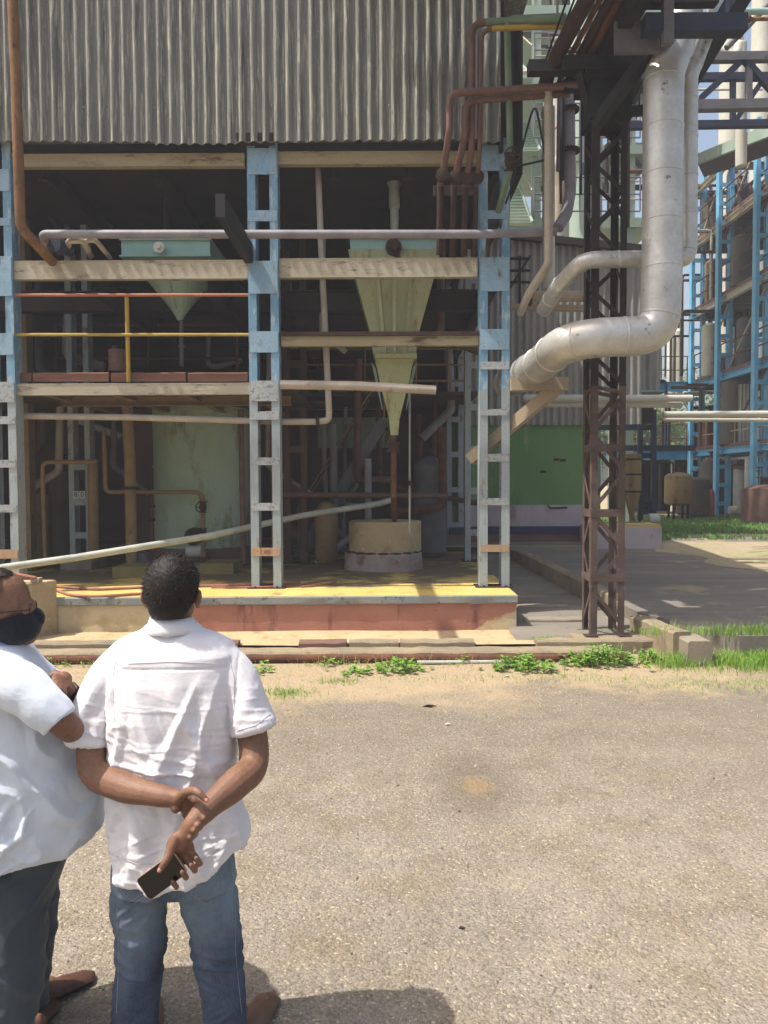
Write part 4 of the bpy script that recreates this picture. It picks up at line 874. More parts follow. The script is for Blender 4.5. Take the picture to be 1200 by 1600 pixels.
# dark steel stand behind
ds = thing('steel_stand', 'dark grey steel stand holding a tall tan vessel behind the low wall', 'stand', P(1015, 820, 20))
for px in (1000, 1021): MB().bar(P(px, 812, 20), P(px, 640, 20), .12, .12).build('post', M['navy'], ds)
for py in (700, 712, 788, 800, 668): MB().bar(P(930, py, 20.1) if py < 710 else P(1000, py, 20.1), P(1085, py, 20.1) if py == 700 else P(1021, py, 20.1), .12, .14).build('rail', M['navy'], ds)
tv = thing('tall_vessel', 'tall slim tan vessel with a tapered foot behind the lattice tower', 'vessel', P(988, 815, 19.5))
q = P(988, 708, 19.5); H = q.z-.9
m = MB(); m.lathe(V(q.x, 19.5, q.z), (0,0,-1), [(0, .05), (.03, .22), (H*.55, .22), (H*.9, .07), (H, .06)], 18); m.build('shell', M['tan'], tv)
m = MB()
for d in (.14, H*.3, H*.55): MB().lathe(V(q.x, 19.5, q.z-d), (0,0,-1), [(0, .235), (.04, .235)], 18).build('band', M['darkpaint'], tv)
m = MB()
for s in (-1, 1): m.bar((q.x+s*.2, 19.5, q.z-H*.6), (q.x+s*.2, 19.5, .7), .05, .05)
m.build('stand_leg', M['darkpaint'], tv)
tvs = thing('tan_tank', 'tan rounded storage tank on legs between the stand and the first bright blue column', 'tank', P(1062, 810, 23.5))
q = P(1060, 738, 23.5); m = MB(); Ht = q.z-P(0, 789, 23.5).z; m.lathe(V(q.x, 23.5, q.z), (0,0,-1), [(0, .1), (.04, .3), (.12, .40), (Ht, .41), (Ht+.06, .38), (Ht+.12, .15)], 26); m.build('shell', M['tan'], tvs)
m = MB()
for a in range(4): m.bar((q.x+.3*math.cos(a*1.57+.78), 23.5+.3*math.sin(a*1.57+.78), q.z-Ht), (q.x+.3*math.cos(a*1.57+.78), 23.5+.3*math.sin(a*1.57+.78), .7), .06, .06)
m.build('stand_leg', M['darkpaint'], tvs)
m = MB(); m.lathe(V(q.x+.1, 23.5, q.z), (0,0,1), [(-.02, .06), (.1, .06), (.101, .1), (.14, .1)], 12); m.tube([V(q.x-.2, 23.4, q.z-.05), V(q.x-.2, 23.4, q.z+.3), V(q.x-1.2, 23.4, q.z+.3)], .03, 8, .08); m.build('nozzle', M['rustdark'], tvs)
tk3 = thing('dark_tank', 'dark tank beside the tan tank', 'tank', P(1078, 810, 25)); q = P(1083, 745, 25); m = MB(); m.lathe(V(q.x, 25, q.z), (0,0,-1), [(0, .1), (.1, .5), (q.z-.9, .52), (q.z-.75, .4)], 24); m.build('shell', M['vesseldark'], tk3)
for px, lb in ((1058, 'pale round concrete pad on the grass edge'), (1100, 'flat concrete pad under the first bright blue column')):
    q = P(px, 806, 24.5 if px == 1058 else 27.6); m = MB(); m.lathe(V(q.x, q.y, .69), (0,0,1), [(0, .42), (.13, .42), (.14, .4)], 24) if px == 1058 else m.box(q.x-.5, q.x+.5, q.y-.5, q.y+.5, .69, .84); thing_mesh(m, 'foundation_pad', M['concrete'], lb, 'concrete pad')

# ---------------------------------------------------------------- bright blue process structure
XS = 11.38; YC = [28.0, 25.8, 23.2]
bs = thing('blue_structure', 'tall bright blue steel process structure with railed floors at the right', 'steel structure', (XS, 26, .7))
def bcol(x, y, z1, mat='brightblue', top=None):
    m = MB(); z0 = .7
    for s in (-1, 1): m.box(x-.06, x+.06, y+s*.17-.05, y+s*.17+.05, z0, z1); 
    for s in (-1, 1): m.box(x-.22, x-.10, y+s*.17-.045, y+s*.17+.045, z0, z1)
    cc = m.build('column', M[mat], bs); z = z0+.4; m2 = MB()
    while z < z1-.2: m2.box(x-.24, x-.225, y-.2, y+.2, z, z+.16); m2.box(x-.2, x+.05, y-.235, y-.22, z, z+.14); z += .62
    m2.build('batten', M[mat], cc); return cc
zl_ = [3.05, 5.5, 8.1, 10.6, 12.5]
def stripcol(x, y, z1):       # ladder like battened column facing the camera
    m = MB(); hw = .2
    for s in (-1, 1): m.box(x+s*hw-.06, x+s*hw+.06, y, y+.22, .7, z1)
    cc = m.build('column', M['brightblue'], bs); z = 1.1
    while z < z1-.1: MB().box(x-hw-.05, x+hw+.05, y-.012, y-.002, z, z+.13).build('batten', M['brightblue'], cc); z += .62
for y, z1 in zip(YC, (12.9, 12.6, 12.7)): stripcol(XS, y, z1)
for i in (0, 1, 2): stripcol(XS+3.2, YC[i], 12.6)
stripcol(XS, 20.2, 12.7)
for y_ in (28.0, 23.2): stripcol(XS+6.2, y_, 12.4)
for z_ in (4.3, 6.8, 9.3):
    for x_ in (XS+1.2, XS+3.0): MB().bar((x_, 18, z_), (x_, 28.4, z_), .08, .12).build('tie_beam', M['brightblue'], bs)
for y_ in (27, 24.4, 21.8): MB().bar((XS+.6, y_, .7), (XS+.6, y_, 12.2), .07, .07).build('slim_post', M['brightblue'], bs)
for k, z in enumerate(zl_):
    m = MB(); m.ibeam((XS, 28.6, z-.12), (XS, 18, z-.12), .16, .2); m.build('floor_beam', M['brightblue' if k < 2 else 'cream' if k > 2 else 'palewhite'], bs)
    for y in (28.4, 25.9, 23.3, 20.3):
        m = MB(); m.ibeam((XS, y, z-.14), (XS+9, y, z-.14), .14, .22); m.build('floor_beam', M['brightblue' if k == 0 else 'greysteel'], bs)
    if k < 4: m = MB(); m.box(XS+.05, XS+8, 18, 28.5, z, z+.03); m.build('floor_plate', M['deck'], bs)
for z in zl_[:4]:
    rl = MB()
    for h in (.5, 1.0): rl.tube([V(XS-.05, 28.4, z+h), V(XS-.05, 18, z+h)], .022, 6)
    y = 28.2
    while y > 18: rl.tube([V(XS-.05, y, z), V(XS-.05, y, z+1.0)], .022, 6); y -= 1.1
    rl.build('railing', M['rust'] if z != 3.05 else M['tanpaint'], bs); MB().box(XS-.07, XS-.05, 18, 28.4, z, z+.11).build('toe_plate', M['brownpipe'], bs)
# left wing of the structure
for z, p1 in ((3.0, 700), (5.5, 610)):
    m = MB(); m.ibeam((8.2, 28.4, z-.1), (XS, 28.4, z-.1), .2, .34); m.build('wing_beam', M['brightblue'], bs); MB().box(8.2, XS, 28.5, 32, z, z+.03).build('floor_plate', M['deck'], bs)
    rl = MB()
    for h in (.5, 1.0): rl.tube([V(8.2, 28.4, z+h), V(XS, 28.4, z+h)], .02, 6)
    for i in range(4): rl.tube([V(8.3+i*.95, 28.4, z), V(8.3+i*.95, 28.4, z+1)], .02, 6)
    rl.build('railing', M['rust'], bs)
rs = random.Random(11)
# equipment on its floors
eq = []
def vessel(name, label, x, y, z, r, h, mat, group=None):
    t = thing(name, label, 'vessel', (x, y, z), group)
    m = MB(); m.lathe((x, y, z), (0,0,1), [(0, r*.5), (.06, r), (h-.12, r), (h-.03, r*.6), (h, r*.2)], 18); m.build('shell', M[mat], t)
    m = MB(); m.lathe((x, y, z+h-.02), (0,0,1), [(0, r*.22), (.2, r*.22), (.201, r*.4), (.24, r*.4)], 10); m.build('nozzle', M['rustdark'], t)
lbv = 'dim process vessel on a floor of the bright blue structure'
for (px, py, Y, r, h, mt) in ((1108, 585, 27, .25, 1.9, 'palewhite'), (1060, 575, 30, .16, 2.3, 'palewhite'), (1048, 578, 30, .14, 2.2, 'palewhite'), (1110, 480, 27.5, .2, 1.6, 'tan'), (1160, 470, 25, .35, 1.7, 'vesseldark'), (1165, 590, 25.5, .3, 1.8, 'greysteel'), (1148, 705, 25.5, .45, 2.2, 'vesseldark'), (1110, 380, 28, .3, 1.4, 'vesseldark'), (1160, 340, 26, .3, 1.2, 'navy'), (1110, 700, 27.4, .3, 1.3, 'rust')):
    q = P(px, py, Y); lz = max([z for z in zl_+[.7] if z <= q.z+.6] or [.7]); vessel('process_vessel', lbv, q.x, Y, lz+.03, r, h, mt, 'dim process vessels on the blue structure')
t = thing('white_corrugated_screen', 'pale slatted screen standing on the first floor behind the second blue column', 'screen', P(1165, 700, 24.9)); m = MB(); q0, q1 = P(1152, 690, 24.9), P(1180, 600, 24.9); m.corr(q0.x, q1.x, q0.z, q1.z, 24.9, pitch=.12, amp=.02); m.build('screen_sheet', M['palewhite'], t)
vs_ = [('red gas cylinder standing at the foot of the bright blue columns', 1110, 25.2, .13, 1.05, 'redcyl')]
for lb, px, Y, r, h, mt in vs_:
    q = P(px, 806, Y); t = thing('gas_cylinder', lb, 'gas cylinder', (q.x, Y, .7)); m = MB(); m.lathe((q.x, Y, .7), (0,0,1), [(0, r*.9), (.03, r), (h*.78, r), (h*.9, r*.6), (h*.93, r*.3)], 18); m.build('shell', M[mt], t)
    m = MB(); m.lathe((q.x, Y, .7+h*.93), (0,0,1), [(0, .03), (.06, .03), (.061, .05), (.1, .05)], 10); m.build('cylinder_valve', M['rustdark'], t)
for i, (px, Y, r, h, mt, lb) in enumerate(((1112, 26.6, .4, 2.0, 'vesseldark', 'dark brown tank behind the red gas cylinder'), (1158, 25.6, .26, 1.7, 'greypipe', 'slim pale grey tank left of the third blue column'), (1195, 21.5, .6, 1.1, 'brownpipe', 'brown squat tank at the right edge of the photo'), (1170, 24.2, .14, 2.0, 'greypipe', 'narrow pale pipe vessel beside the third blue column'))):
    q = P(px, 806, Y); vessel('ground_tank', lb, q.x, Y, .72, r, h, mt)
for px, lb, yy in ((1022, 'small white pump at the foot of the dark stand', 19.4), (1146, 'small white pump at the foot of the second blue column', 25.0)):
    q = P(px, 795, yy); t = thing('white_pump', lb, 'pump', (q.x, yy, .7)); m = MB(); m.lathe((q.x-.15, yy, .98), (1, 0, 0), [(0, .06), (.02, .13), (.24, .13), (.3, .05)], 14); m.build('motor', M['white'], t); m = MB(); m.box(q.x-.2, q.x+.2, yy-.12, yy+.12, .69, .86); m.build('pump_base', M['concrete'], t)
# slim service pipes up and across the blue structure
for i in range(56):
    px = rs.uniform(1030, 1200); Y = rs.uniform(26.5, 31); z0 = rs.choice([.7]+zl_[:4]); h = rs.uniform(1.5, 2.4)
    q = P(px, 500, Y); a = V(q.x, Y, z0+.1); pts = [a, a+V(0, 0, h), a+V(rs.uniform(-2, 2), 0, h)]
    pipe('plant_pipe', 'slim plant pipe among others inside the bright blue structure', pts, rs.uniform(.03, .08), rs.choice(['palewhite', 'greysteel', 'vesseldark', 'rust', 'darkpaint', 'navy']), .15, group='slim pipes inside the blue structure', n=8)
for i in range(26):     # thin risers and headers close behind the blue columns
    y = rs.uniform(18.5, 28); x = XS+rs.uniform(.25, 2.5); z0 = rs.choice([.7]+zl_[:3]); h = rs.uniform(2.2, 5)
    pipe('plant_pipe', 'slim plant pipe among others inside the bright blue structure', [V(x, y, z0), V(x, y, z0+h)], rs.uniform(.02, .05), rs.choice(['palewhite', 'rust', 'greysteel', 'creampipe', 'brightblue', 'brownpipe']), 0, group='slim pipes inside the blue structure', n=8)
for i in range(22):
    y = rs.uniform(18.5, 23); x = XS+rs.uniform(.2, 2.0); z = rs.choice(zl_)-rs.uniform(.35, 1.1)
    pipe('plant_pipe', 'slim plant pipe among others inside the bright blue structure', [V(x, 18.2, z), V(x, y+5, z), V(x, y+5, z-rs.uniform(.5, 1.5))], rs.uniform(.025, .06), rs.choice(['palewhite', 'rust', 'greysteel', 'creampipe', 'tanpipe']), .12, group='slim pipes inside the blue structure', n=8)
for k, z in enumerate(zl_[:4]):
    for (ya, yb) in ((28, 25.8), (25.8, 23.2)): MB().bar((XS+.1, ya, z+.1), (XS+.1, yb, z+2.3), .05, .05).build('brace', M['cream' if k % 2 else 'rust'], bs)
for i in range(30):     # thin dark risers, conduits and hangers under the rack
    px = rs.uniform(868, 1000); Y = rs.uniform(9.6, 14); y0 = rs.uniform(-10, 140); q = P(px, y0, Y); e = P(px+rs.uniform(-4, 4), y0+rs.uniform(90, 260), Y)
    pts = [q, e] if rs.random() < .5 else [q+V(rs.uniform(-.8, .8), 0, 0), q, e]
    pipe('rack_dropper', 'thin dropper pipe among others below the overhead rack', pts, rs.uniform(.012, .035), rs.choice(['black', 'rustdark', 'greysteel', 'navy', 'rust']), .08, group='thin droppers below the rack', n=8)
# dark rear of the structure
for z0, z1, x0, x1 in ((.7, 2.8, 9.5, 20), (3.1, 4.6, 12.5, 20), (5.6, 7.0, 13.5, 20), (8.2, 9.6, 13.8, 20)):
    m = MB(); m.corr(x0, x1, z0, z1, 31.5, pitch=.3, amp=.04, per=6); thing_mesh(m, 'rear_screen', M['darkpaint'], 'dark sheeted screen at the back of the bright blue structure', 'screen', 'dark screens behind the blue structure')

# ---------------------------------------------------------------- pale green tower with stairs behind the shed corner
gt = thing('green_structure', 'pale green steel stair tower with landings rising behind the back shed roof', 'steel structure', (6, 24, .7))
GY = 22.0
def gb(name, px0, py0, px1, py1, wd, ht, Y=GY, mat='palegreen', dy=0): m = MB(); m.bar(P(px0, py0, Y), P(px1, py1, Y+dy), wd, ht); return m.build(name, M[mat], gt)
for px, Y in ((838, 22), (905, 22), (985, 22), (870, 26), (960, 26)): 
    b = P(px, 400, Y); m = MB(); m.ibeam((b.x, Y, .7), (b.x, Y, 9), .1, .1); m = MB(); m.box(b.x-.12, b.x+.12, Y, Y+.2, .7, 19); m.build('column', M['palegreen'], gt)
for py in (-70, 20, 128, 238, 352):
    gb('landing_beam', 770, py, 1085, py-4, .2, .26); gb('landing_beam', 770, py, 1085, py-4, .2, .2, 26)
    a = P(770, py, GY); b = P(1040, py, GY); m = MB(); m.box(a.x, b.x, GY+.1, 25.9, a.z+.19, a.z+.23); m.build('landing_plate', M['palegreen'], gt)
    rl = MB()
    for h in (.5, 1.0): rl.tube([V(P(835,0,GY).x, GY, a.z+h+.2), V(b.x, GY, a.z+h+.2)], .022, 6)
    for i in range(9): x = P(835+i*30, 0, GY).x; rl.tube([V(x, GY, a.z+.2), V(x, GY, a.z+1.2)], .022, 6)
    rl.build('railing', M['tanpaint'], gt)
def flight(px0, py0, px1, py1, Y, n=12, wd=.95):
    a, b = P(px0, py0, Y), P(px1, py1, Y); m = MB()
    for i in range(n):
        q = a.lerp(b, (i+.5)/n); m.box(q.x-wd/2, q.x+wd/2, q.y+i*.2-.02, q.y+i*.2+.22, q.z-.02, q.z+.015)
    s = MB()
    for k in (-1, 1): s.bar(a+V(k*wd/2, 0, 0), b+V(k*wd/2, n*.2, 0), .05, .22)
    fl = m.build('stair_flight', M['palegreen'], gt); s.build('stringer', M['palegreen'], fl)
    h = MB()
    for k in (-1, 1): h.tube([a+V(k*wd/2, 0, .9), b+V(k*wd/2, n*.2, .9)], .02, 6)
    h.build('handrail', M['tanpaint'], fl)
flight(803, 352, 808, 240, 20.5); flight(815, 240, 826, 128, 20.5); flight(803, 126, 806, 22, 20.5)
for (x0, y0, x1, y1) in ((905, 128, 985, 238), (985, 20, 905, 128), (838, 128, 905, 20), (905, 238, 985, 352), (985, 238, 1060, 352), (985, 128, 1060, 20)): gb('cross_brace', x0, y0, x1, y1, .08, .1, 22.3, 'greysteel')
for py in (70, 180, 295): gb('dark_beam', 835, py, 1085, py-3, .12, .14, 24, 'navy')
for px in (860, 885, 930, 950, 1005): gb('hanger', px, -70, px, 350, .05, .05, 23.5, 'greysteel')
for py in (330, 215, 105):
    g2_ = MB(); a = P(835, py, 19.6); b = P(1000, py, 19.6)
    for k in range(3): g2_.tube([a+V(0, 0, k*.42), b+V(0, 0, k*.42)], .02, 6)
    for k in range(8): q = a.lerp(b, k/7); g2_.tube([q, q+V(0, 0, .84)], .02, 6)
    g2_.build('front_railing', M['greysteel'], gt)
for (px, py0, py1, Y, r, mt, lb) in ((868, 400, 160, 19, .30, 'palewhite', 'cream column vessel standing behind the slim white pipe'), (915, 330, -30, 20.5, .42, 'palegreen', 'wide pale green column vessel left of the lattice tower top'), (1140, 300, -20, 32, .45, 'palewhite', 'tall off white column far behind the truss at right'), (1190, 120, -40, 31, .4, 'palewhite', 'off white column at the far right edge of the sky')):
    a, b = P(px, py0, Y), P(px, py1, Y); t = thing('column_vessel', lb, 'column vessel', a); m = MB(); m.lathe(V(a.x, Y, .7), (0,0,1), [(0, r), (b.z-.7, r), (b.z-.5, r*.5)], 24); m.build('shell', M[mt], t)
    m = MB()
    for k in range(1, 6): MB().lathe(V(a.x, Y, .7+(b.z-.7)*k/6), (0,0,1), [(0, r+.03), (.06, r+.03)], 24).build('ring', M[mt], t)
for i in range(44):
    px = rs.uniform(850, 1080); Y = rs.uniform(19.5, 26); py = rs.uniform(-20, 340); q = P(px, py, Y); h = rs.uniform(.8, 2.5)
    pipe('tower_pipe', 'slim pipe among others on the pale green stair tower', [q, q+V(0, 0, h), q+V(rs.uniform(-2.5, 2.5), 0, h)], rs.uniform(.03, .09), rs.choice(['palewhite', 'palegreen', 'greysteel', 'darkpaint', 'brownpipe', 'navy']), .15, group='slim pipes on the stair tower', n=8)
pipe('red_rod', 'thin red rod slanting behind the cream down pipe', [(862, 205, 18), (888, 182, 18)], .025, 'redrail', 0, cat='rod')
t = pipe('rusty_chute', 'orange rusted chute standing right of the white pipe on the shed roof', [(872, 352, 17.5), (872, 290, 17.5), (868, 262, 17.5), (880, 240, 17.5)], .13, 'tanpaint', .1, cat='chute')
# small roof structure at the top right with a pale green fascia
t = thing('canopy_roof', 'pale green edged canopy roof sloping above the bright blue columns', 'canopy', P(1140, 240, 22)); m = MB()
a0, a1 = P(1088, 250, 24), P(1300, 165, 17); m.bar(a0, a1, .12, .3); m.build('fascia', M['palegreen'], t)
m = MB(); m.hexa([a0+V(0, .1, .1), a1+V(0, .1, .1), a1+V(.9, 1.6, .1), a0+V(.9, 1.6, .1)], [a0+V(0, .1, .15), a1+V(0, .1, .15), a1+V(.9, 1.6, .15), a0+V(.9, 1.6, .15)]); m.build('roof_sheet', M['darkpaint'], t)
# ---------------------------------------------------------------- people
def skin_mat():
    n = NT('brown_skin', .52); a = n.noise(6, 4, .6); f = n.noise(180, 4, .7)
    col = n.mix(n.mr(a, .35, .65), c('#72513f'), c('#876650')); col = n.mix(n.mr(n.noise(38, 5, .65), .45, .7, 0, .6), col, c('#5f4233')); col = n.mix(n.mr(f, .3, .75), col, c('#694a3a'))
    n.bs.inputs['Subsurface Weight'].default_value = .06; n.bs.inputs['Subsurface Radius'].default_value = (.01, .004, .002); n.bs.inputs['Specular IOR Level'].default_value = .35
    return n.done(col, n.bump(n.noise(90, 4, .6), .3, .004, n.bump(f, .25, .003)))
def cloth_mat(name, a, b, rough=.9):
    n = NT(name, rough); f = n.noise(420, 3, .6); g = n.noise(3, 4, .5); wk = n.noise(26, 3, .55, (1, 1, .6)); wk2 = n.noise(60, 3, .6, (.5, 1, 1.4))
    col = n.mix(n.mr(g, .3, .7), c(a), c(b)); n.bs.inputs['Specular IOR Level'].default_value = .12
    n.bs.inputs['Sheen Weight'].default_value = .15
    return n.done(col, n.bump(wk2, .22, .004, n.bump(wk, .25, .008, n.bump(f, .1, .002))))
def denim_mat():
    n = NT('faded_denim', .9); g = n.noise(4.5, 5, .6); f = n.noise(300, 3, .6, (1, 1, .25)); X, Y, Z = n.xyz()
    col = n.mix(n.mr(g, .42, .68), c('#1e2740'), c('#2f3a54')); 
    fade = n.math('MULTIPLY', n.mr(g, .3, .6), n.math('MULTIPLY', n.mr(Z, .2, .62, .15, .95, True), n.mr(Z, .66, .8, 1, .3)))
    col = n.mix(fade, col, c('#72828f')); col = n.mix(n.mr(f, .35, .7, 0, .15), col, c('#8793a4'))
    return n.done(col, n.bump(f, .2, .002))
M['skin'] = skin_mat(); M['shirt'] = cloth_mat('white_cotton', '#cfcdd2', '#d6d4d8'); M['shirt2'] = cloth_mat('pale_blue_cotton', '#c2cad6', '#cad1da'); M['collar2'] = cloth_mat('pale_blue_collar', '#94aed0', '#9db5d4')
M['denim'] = denim_mat(); M['trouser'] = cloth_mat('grey_trousers', '#3c434a', '#485056'); M['mask'] = cloth_mat('black_mask_cloth', '#1b1c24', '#21232c')
M['hair'] = pmat('black_hair', '#15110f', '#241d19', 40, .55, bump=.3, bscale=400, grain=.3, spec=.3); M['shoe'] = pmat('tan_leather', '#5a4634', '#685240', 5, .6); M['shoe2'] = pmat('brown_leather', '#46302a', '#54392e', 5, .5)
M['phonebody'] = pmat('gold_phone_edge', '#b08f72', '#b08f72', 3, .3, metal=.7, grain=0, bump=0); M['phoneglass'] = pmat('black_phone_glass', '#0c0a0c', '#0c0a0c', 3, .12, grain=0, bump=0, spec=.5); M['lens'] = pmat('dark_spectacle', '#121214', '#121214', 3, .2, grain=0, bump=0); M['watch'] = pmat('dark_watch_strap', '#2a2326', '#2a2326', 3, .5)

def organic(name, mb, voxel, mat, parent, smooth=4, disp=None, keep=None, planes=()):
    me = mb.mesh('temp'); o = bpy.data.objects.new('temp', me); COL.objects.link(o)
    bm = bmesh.new(); bm.from_mesh(me); bmesh.ops.recalc_face_normals(bm, faces=bm.faces); bm.to_mesh(me); bm.free()
    r = o.modifiers.new('r', 'REMESH'); r.mode = 'VOXEL'; r.voxel_size = voxel
    s = o.modifiers.new('s', 'SMOOTH'); s.factor = .5; s.iterations = smooth
    dg = bpy.context.evaluated_depsgraph_get(); ev = o.evaluated_get(dg); m2 = ev.to_mesh()
    n = len(m2.vertices); co = np.empty(n*3); m2.vertices.foreach_get('co', co); co = co.reshape(-1, 3); no = np.empty(n*3); m2.vertices.foreach_get('normal', no); no = no.reshape(-1, 3)
    fs = [tuple(p.vertices) for p in m2.polygons]; ev.to_mesh_clear(); bpy.data.objects.remove(o); bpy.data.meshes.remove(me)
    if disp is not None: co = co + no*np.array([disp(Vector(p), Vector(q)) for p, q in zip(co, no)])[:, None]
    for pc, pd, pr in planes:       # flat cut of a cuff
        pd = np.array(pd.normalized()); rel = co-np.array(pc); dd = rel@pd; sel = (dd > 0) & (np.linalg.norm(rel, axis=1) < pr); co[sel] -= dd[sel][:, None]*pd
    if keep is not None:
        fs = [f for f in fs if keep(Vector(co[list(f)].mean(axis=0)))]
    out = MB(); out.v = [tuple(p) for p in co]; out.f = fs; out.sm = [True]*len(fs); return out.build(name, mat, parent, sharp=55 if planes else 180)
def cat(pts, n=6):
    """smooth chain through (Vector, radius) points"""
    P_ = [Vector(p) for p, _ in pts]; R_ = [r for _, r in pts]; op, orr = [], []
    for i in range(len(P_)-1):
        p0, p1, p2, p3 = P_[max(0, i-1)], P_[i], P_[i+1], P_[min(len(P_)-1, i+2)]
        for k in range(n):
            t = k/n; op.append(.5*((2*p1)+(p2-p0)*t+(2*p0-5*p1+4*p2-p3)*t*t+(3*p1-p0-3*p2+p3)*t**3)); orr.append(R_[i]+(R_[i+1]-R_[i])*(3*t*t-2*t**3))
    op.append(P_[-1]); orr.append(R_[-1]); return op, orr
def limb(mb, pts, n=14, k=6, flat=False):
    p, r = cat(pts, k); mb.tube(p, r, n); mb.ell(p[0], r[0]*.99, r[0]*.99, r[0]*.99, 12, 8)
    if not flat: mb.ell(p[-1], r[-1]*.99, r[-1]*.99, r[-1]*.99, 12, 8)
    return mb
def sring(cx, cy, z, rx, ry, e=2.4, n=48, ang=0., zf=None):
    out = []
    for k in range(n):
        a = 2*math.pi*k/n; ca, sa = math.cos(a), math.sin(a)
        x = rx*math.copysign(abs(ca)**(2/e), ca); y = ry*math.copysign(abs(sa)**(2/e), sa)
        X = cx+x*math.cos(ang)-y*math.sin(ang); Yy = cy+x*math.sin(ang)+y*math.cos(ang)
        out.append(V(X, Yy, z if zf is None else zf(X, Yy)))
    return out
def nz(p, sx, sy, sz, o=0.): return noise.noise(V(p.x*sx+o, p.y*sy+o*1.7, p.z*sz-o))
def ridge(v, w=.35): return max(0., 1-abs(v)/w)

# ---- the man in front, seen from behind
Y1 = 2.5
def q1(px, py, dy=0.): return P(px, py, Y1+dy)
man = thing('person', 'man seen from behind in white shirt and jeans, hands clasped behind his back', 'person', (q1(280, 1600).x, Y1, 0))
b = MB()
hc = q1(269, 922); ax = lambda px: px/FPX*Y1
b.ell(hc+V(0, .0, .012), .078, .098, .106, 24, 16); b.ell(hc+V(0, .03, -.055), .062, .075, .075, 20, 14); b.ell(hc+V(0, .105, -.03), .014, .02, .024, 10, 8); b.ell(hc+V(0, .07, -.11), .035, .04, .03, 12, 8)
for s in (-1, 1):
    b.ell(hc+V(s*.083, .0, -.028), .010, .022, .034, 12, 10); b.ell(hc+V(s*.092, -.012, -.02), .008, .012, .024, 10, 8); b.ell(hc+V(s*.03, .086, .0), .02, .02, .012, 10, 8)
limb(b, [(q1(269, 925, .0), .058), (q1(269, 968, .0), .06), (q1(270, 1000, .0), .075)])
tor = [(990, 268, 36, .06), (1012, 270, 62, .075), (1035, 270, 76, .085), (1100, 270, 78, .1), (1200, 270, 80, .11), (1290, 269, 80, .115), (1360, 269, 72, .10), (1380, 269, 64, .09)]
b.loft([sring(q1(cx, py).x, Y1+.01, q1(cx, py).z, ax(hw), ry, n=32) for py, cx, hw, ry in tor])
limb(b, [(q1(205, 1060), .045), (q1(154, 1120, -.02), .048), (q1(145, 1200, -.075), .047), (q1(190, 1228, -.15), .046), (q1(245, 1242, -.205), .034), (q1(276, 1247, -.225), .027)], 16)
limb(b, [(q1(338, 1060), .045), (q1(386, 1120, -.02), .049), (q1(396, 1192, -.08), .048), (q1(368, 1225, -.17), .048), (q1(325, 1262, -.255), .036), (q1(302, 1286, -.29), .0285)], 16)
for s, (kx, ky, ax_, toe) in ((-1, (221, 1492, 208, (-.86, 2.70))), (1, (340, 1492, 356, (-.45, 2.70)))):
    hp = q1(269+s*42, 1370); limb(b, [(hp, .06), (q1(kx, ky), .05), (q1(ax_, 1640, .0), .038)]); an = V(q1(ax_, 1640).x, Y1, .07)
    limb(b, [(an+V(0, -.04, -.03), .035), (V(toe[0], toe[1], .035), .03)])
# left hand gripping the right wrist
b.ell(q1(288, 1254, -.218), .040, .016, .030, 14, 10, Matrix.Rotation(R(28), 3, 'Y'))
b.ell(q1(275, 1262, -.235), .017, .016, .017, 12, 8)
limb(b, [(q1(280, 1246, -.235), .0155), (q1(291, 1238, -.262), .0135), (q1(306, 1236, -.318), .0118), (q1(322, 1250, -.330), .0092)], 12)
for (bx, by, mx, my, tx, ty, r) in ((303, 1250, 326, 1268, 318, 1279, .0092), (299, 1258, 320, 1280, 309, 1290, .0095), (294, 1266, 313, 1292, 303, 1298, .0092), (289, 1272, 306, 1303, 297, 1309, .0085)):
    limb(b, [(q1(bx, by, -.218), r*1.15), (q1((bx+mx)/2, (by+my)/2, -.222), r*1.08), (q1(mx, my, -.262), r), (q1(tx, ty, -.318), r*.85)], 10)
# right hand holding the phone
PHY = Y1-.315
limb(b, [(q1(302, 1286, -.29), .0285), (q1(292, 1302, -.292), .026), (q1(283, 1320, -.286), .026)], 14)
b.ell(q1(282, 1330, -.280), .040, .018, .046, 16, 12, Matrix.Rotation(R(36), 3, 'Y'))
b.ell(q1(271, 1318, -.300), .020, .018, .032, 14, 10, Matrix.Rotation(R(25), 3, 'Y'))
limb(b, [(q1(276, 1308, -.302), .0175), (q1(266, 1331, -.318), .0145), (q1(259, 1346, -.334), .0118), (q1(250, 1359, -.337), .0090)], 12)
for (tx, ty, r) in ((301, 1355, .0095), (287, 1366, .0095), (272, 1381, .0085), (309, 1344, .0092)):
    p_ = (.593, .805)
    limb(b, [(q1(tx-38*p_[0], ty-38*p_[1], -.288), r*1.15), (q1(tx-14*p_[0], ty-14*p_[1], -.288), r*1.1), (q1(tx+5*p_[0], ty+5*p_[1], -.298), r), (q1(tx+4*p_[0], ty+4*p_[1], -.322), r*.95), (q1(tx-4*p_[0], ty-4*p_[1], -.333), r*.8)], 10, 5)
body = organic('body', b, .0038, M['skin'], man, 3)
nm = pmat('fingernail', '#b98a76', '#b98a76', 3, .35, grain=.05, bump=0)
for (px, py, dy, rot) in ((249, 1360, -.3445, 35), (323, 1251, -.338, -40)):
    e = MB(); e.ell(q1(px, py, dy), .006, .002, .0075, 10, 6, Matrix.Rotation(R(rot), 3, 'Y')); e.build('fingernail', nm, man)
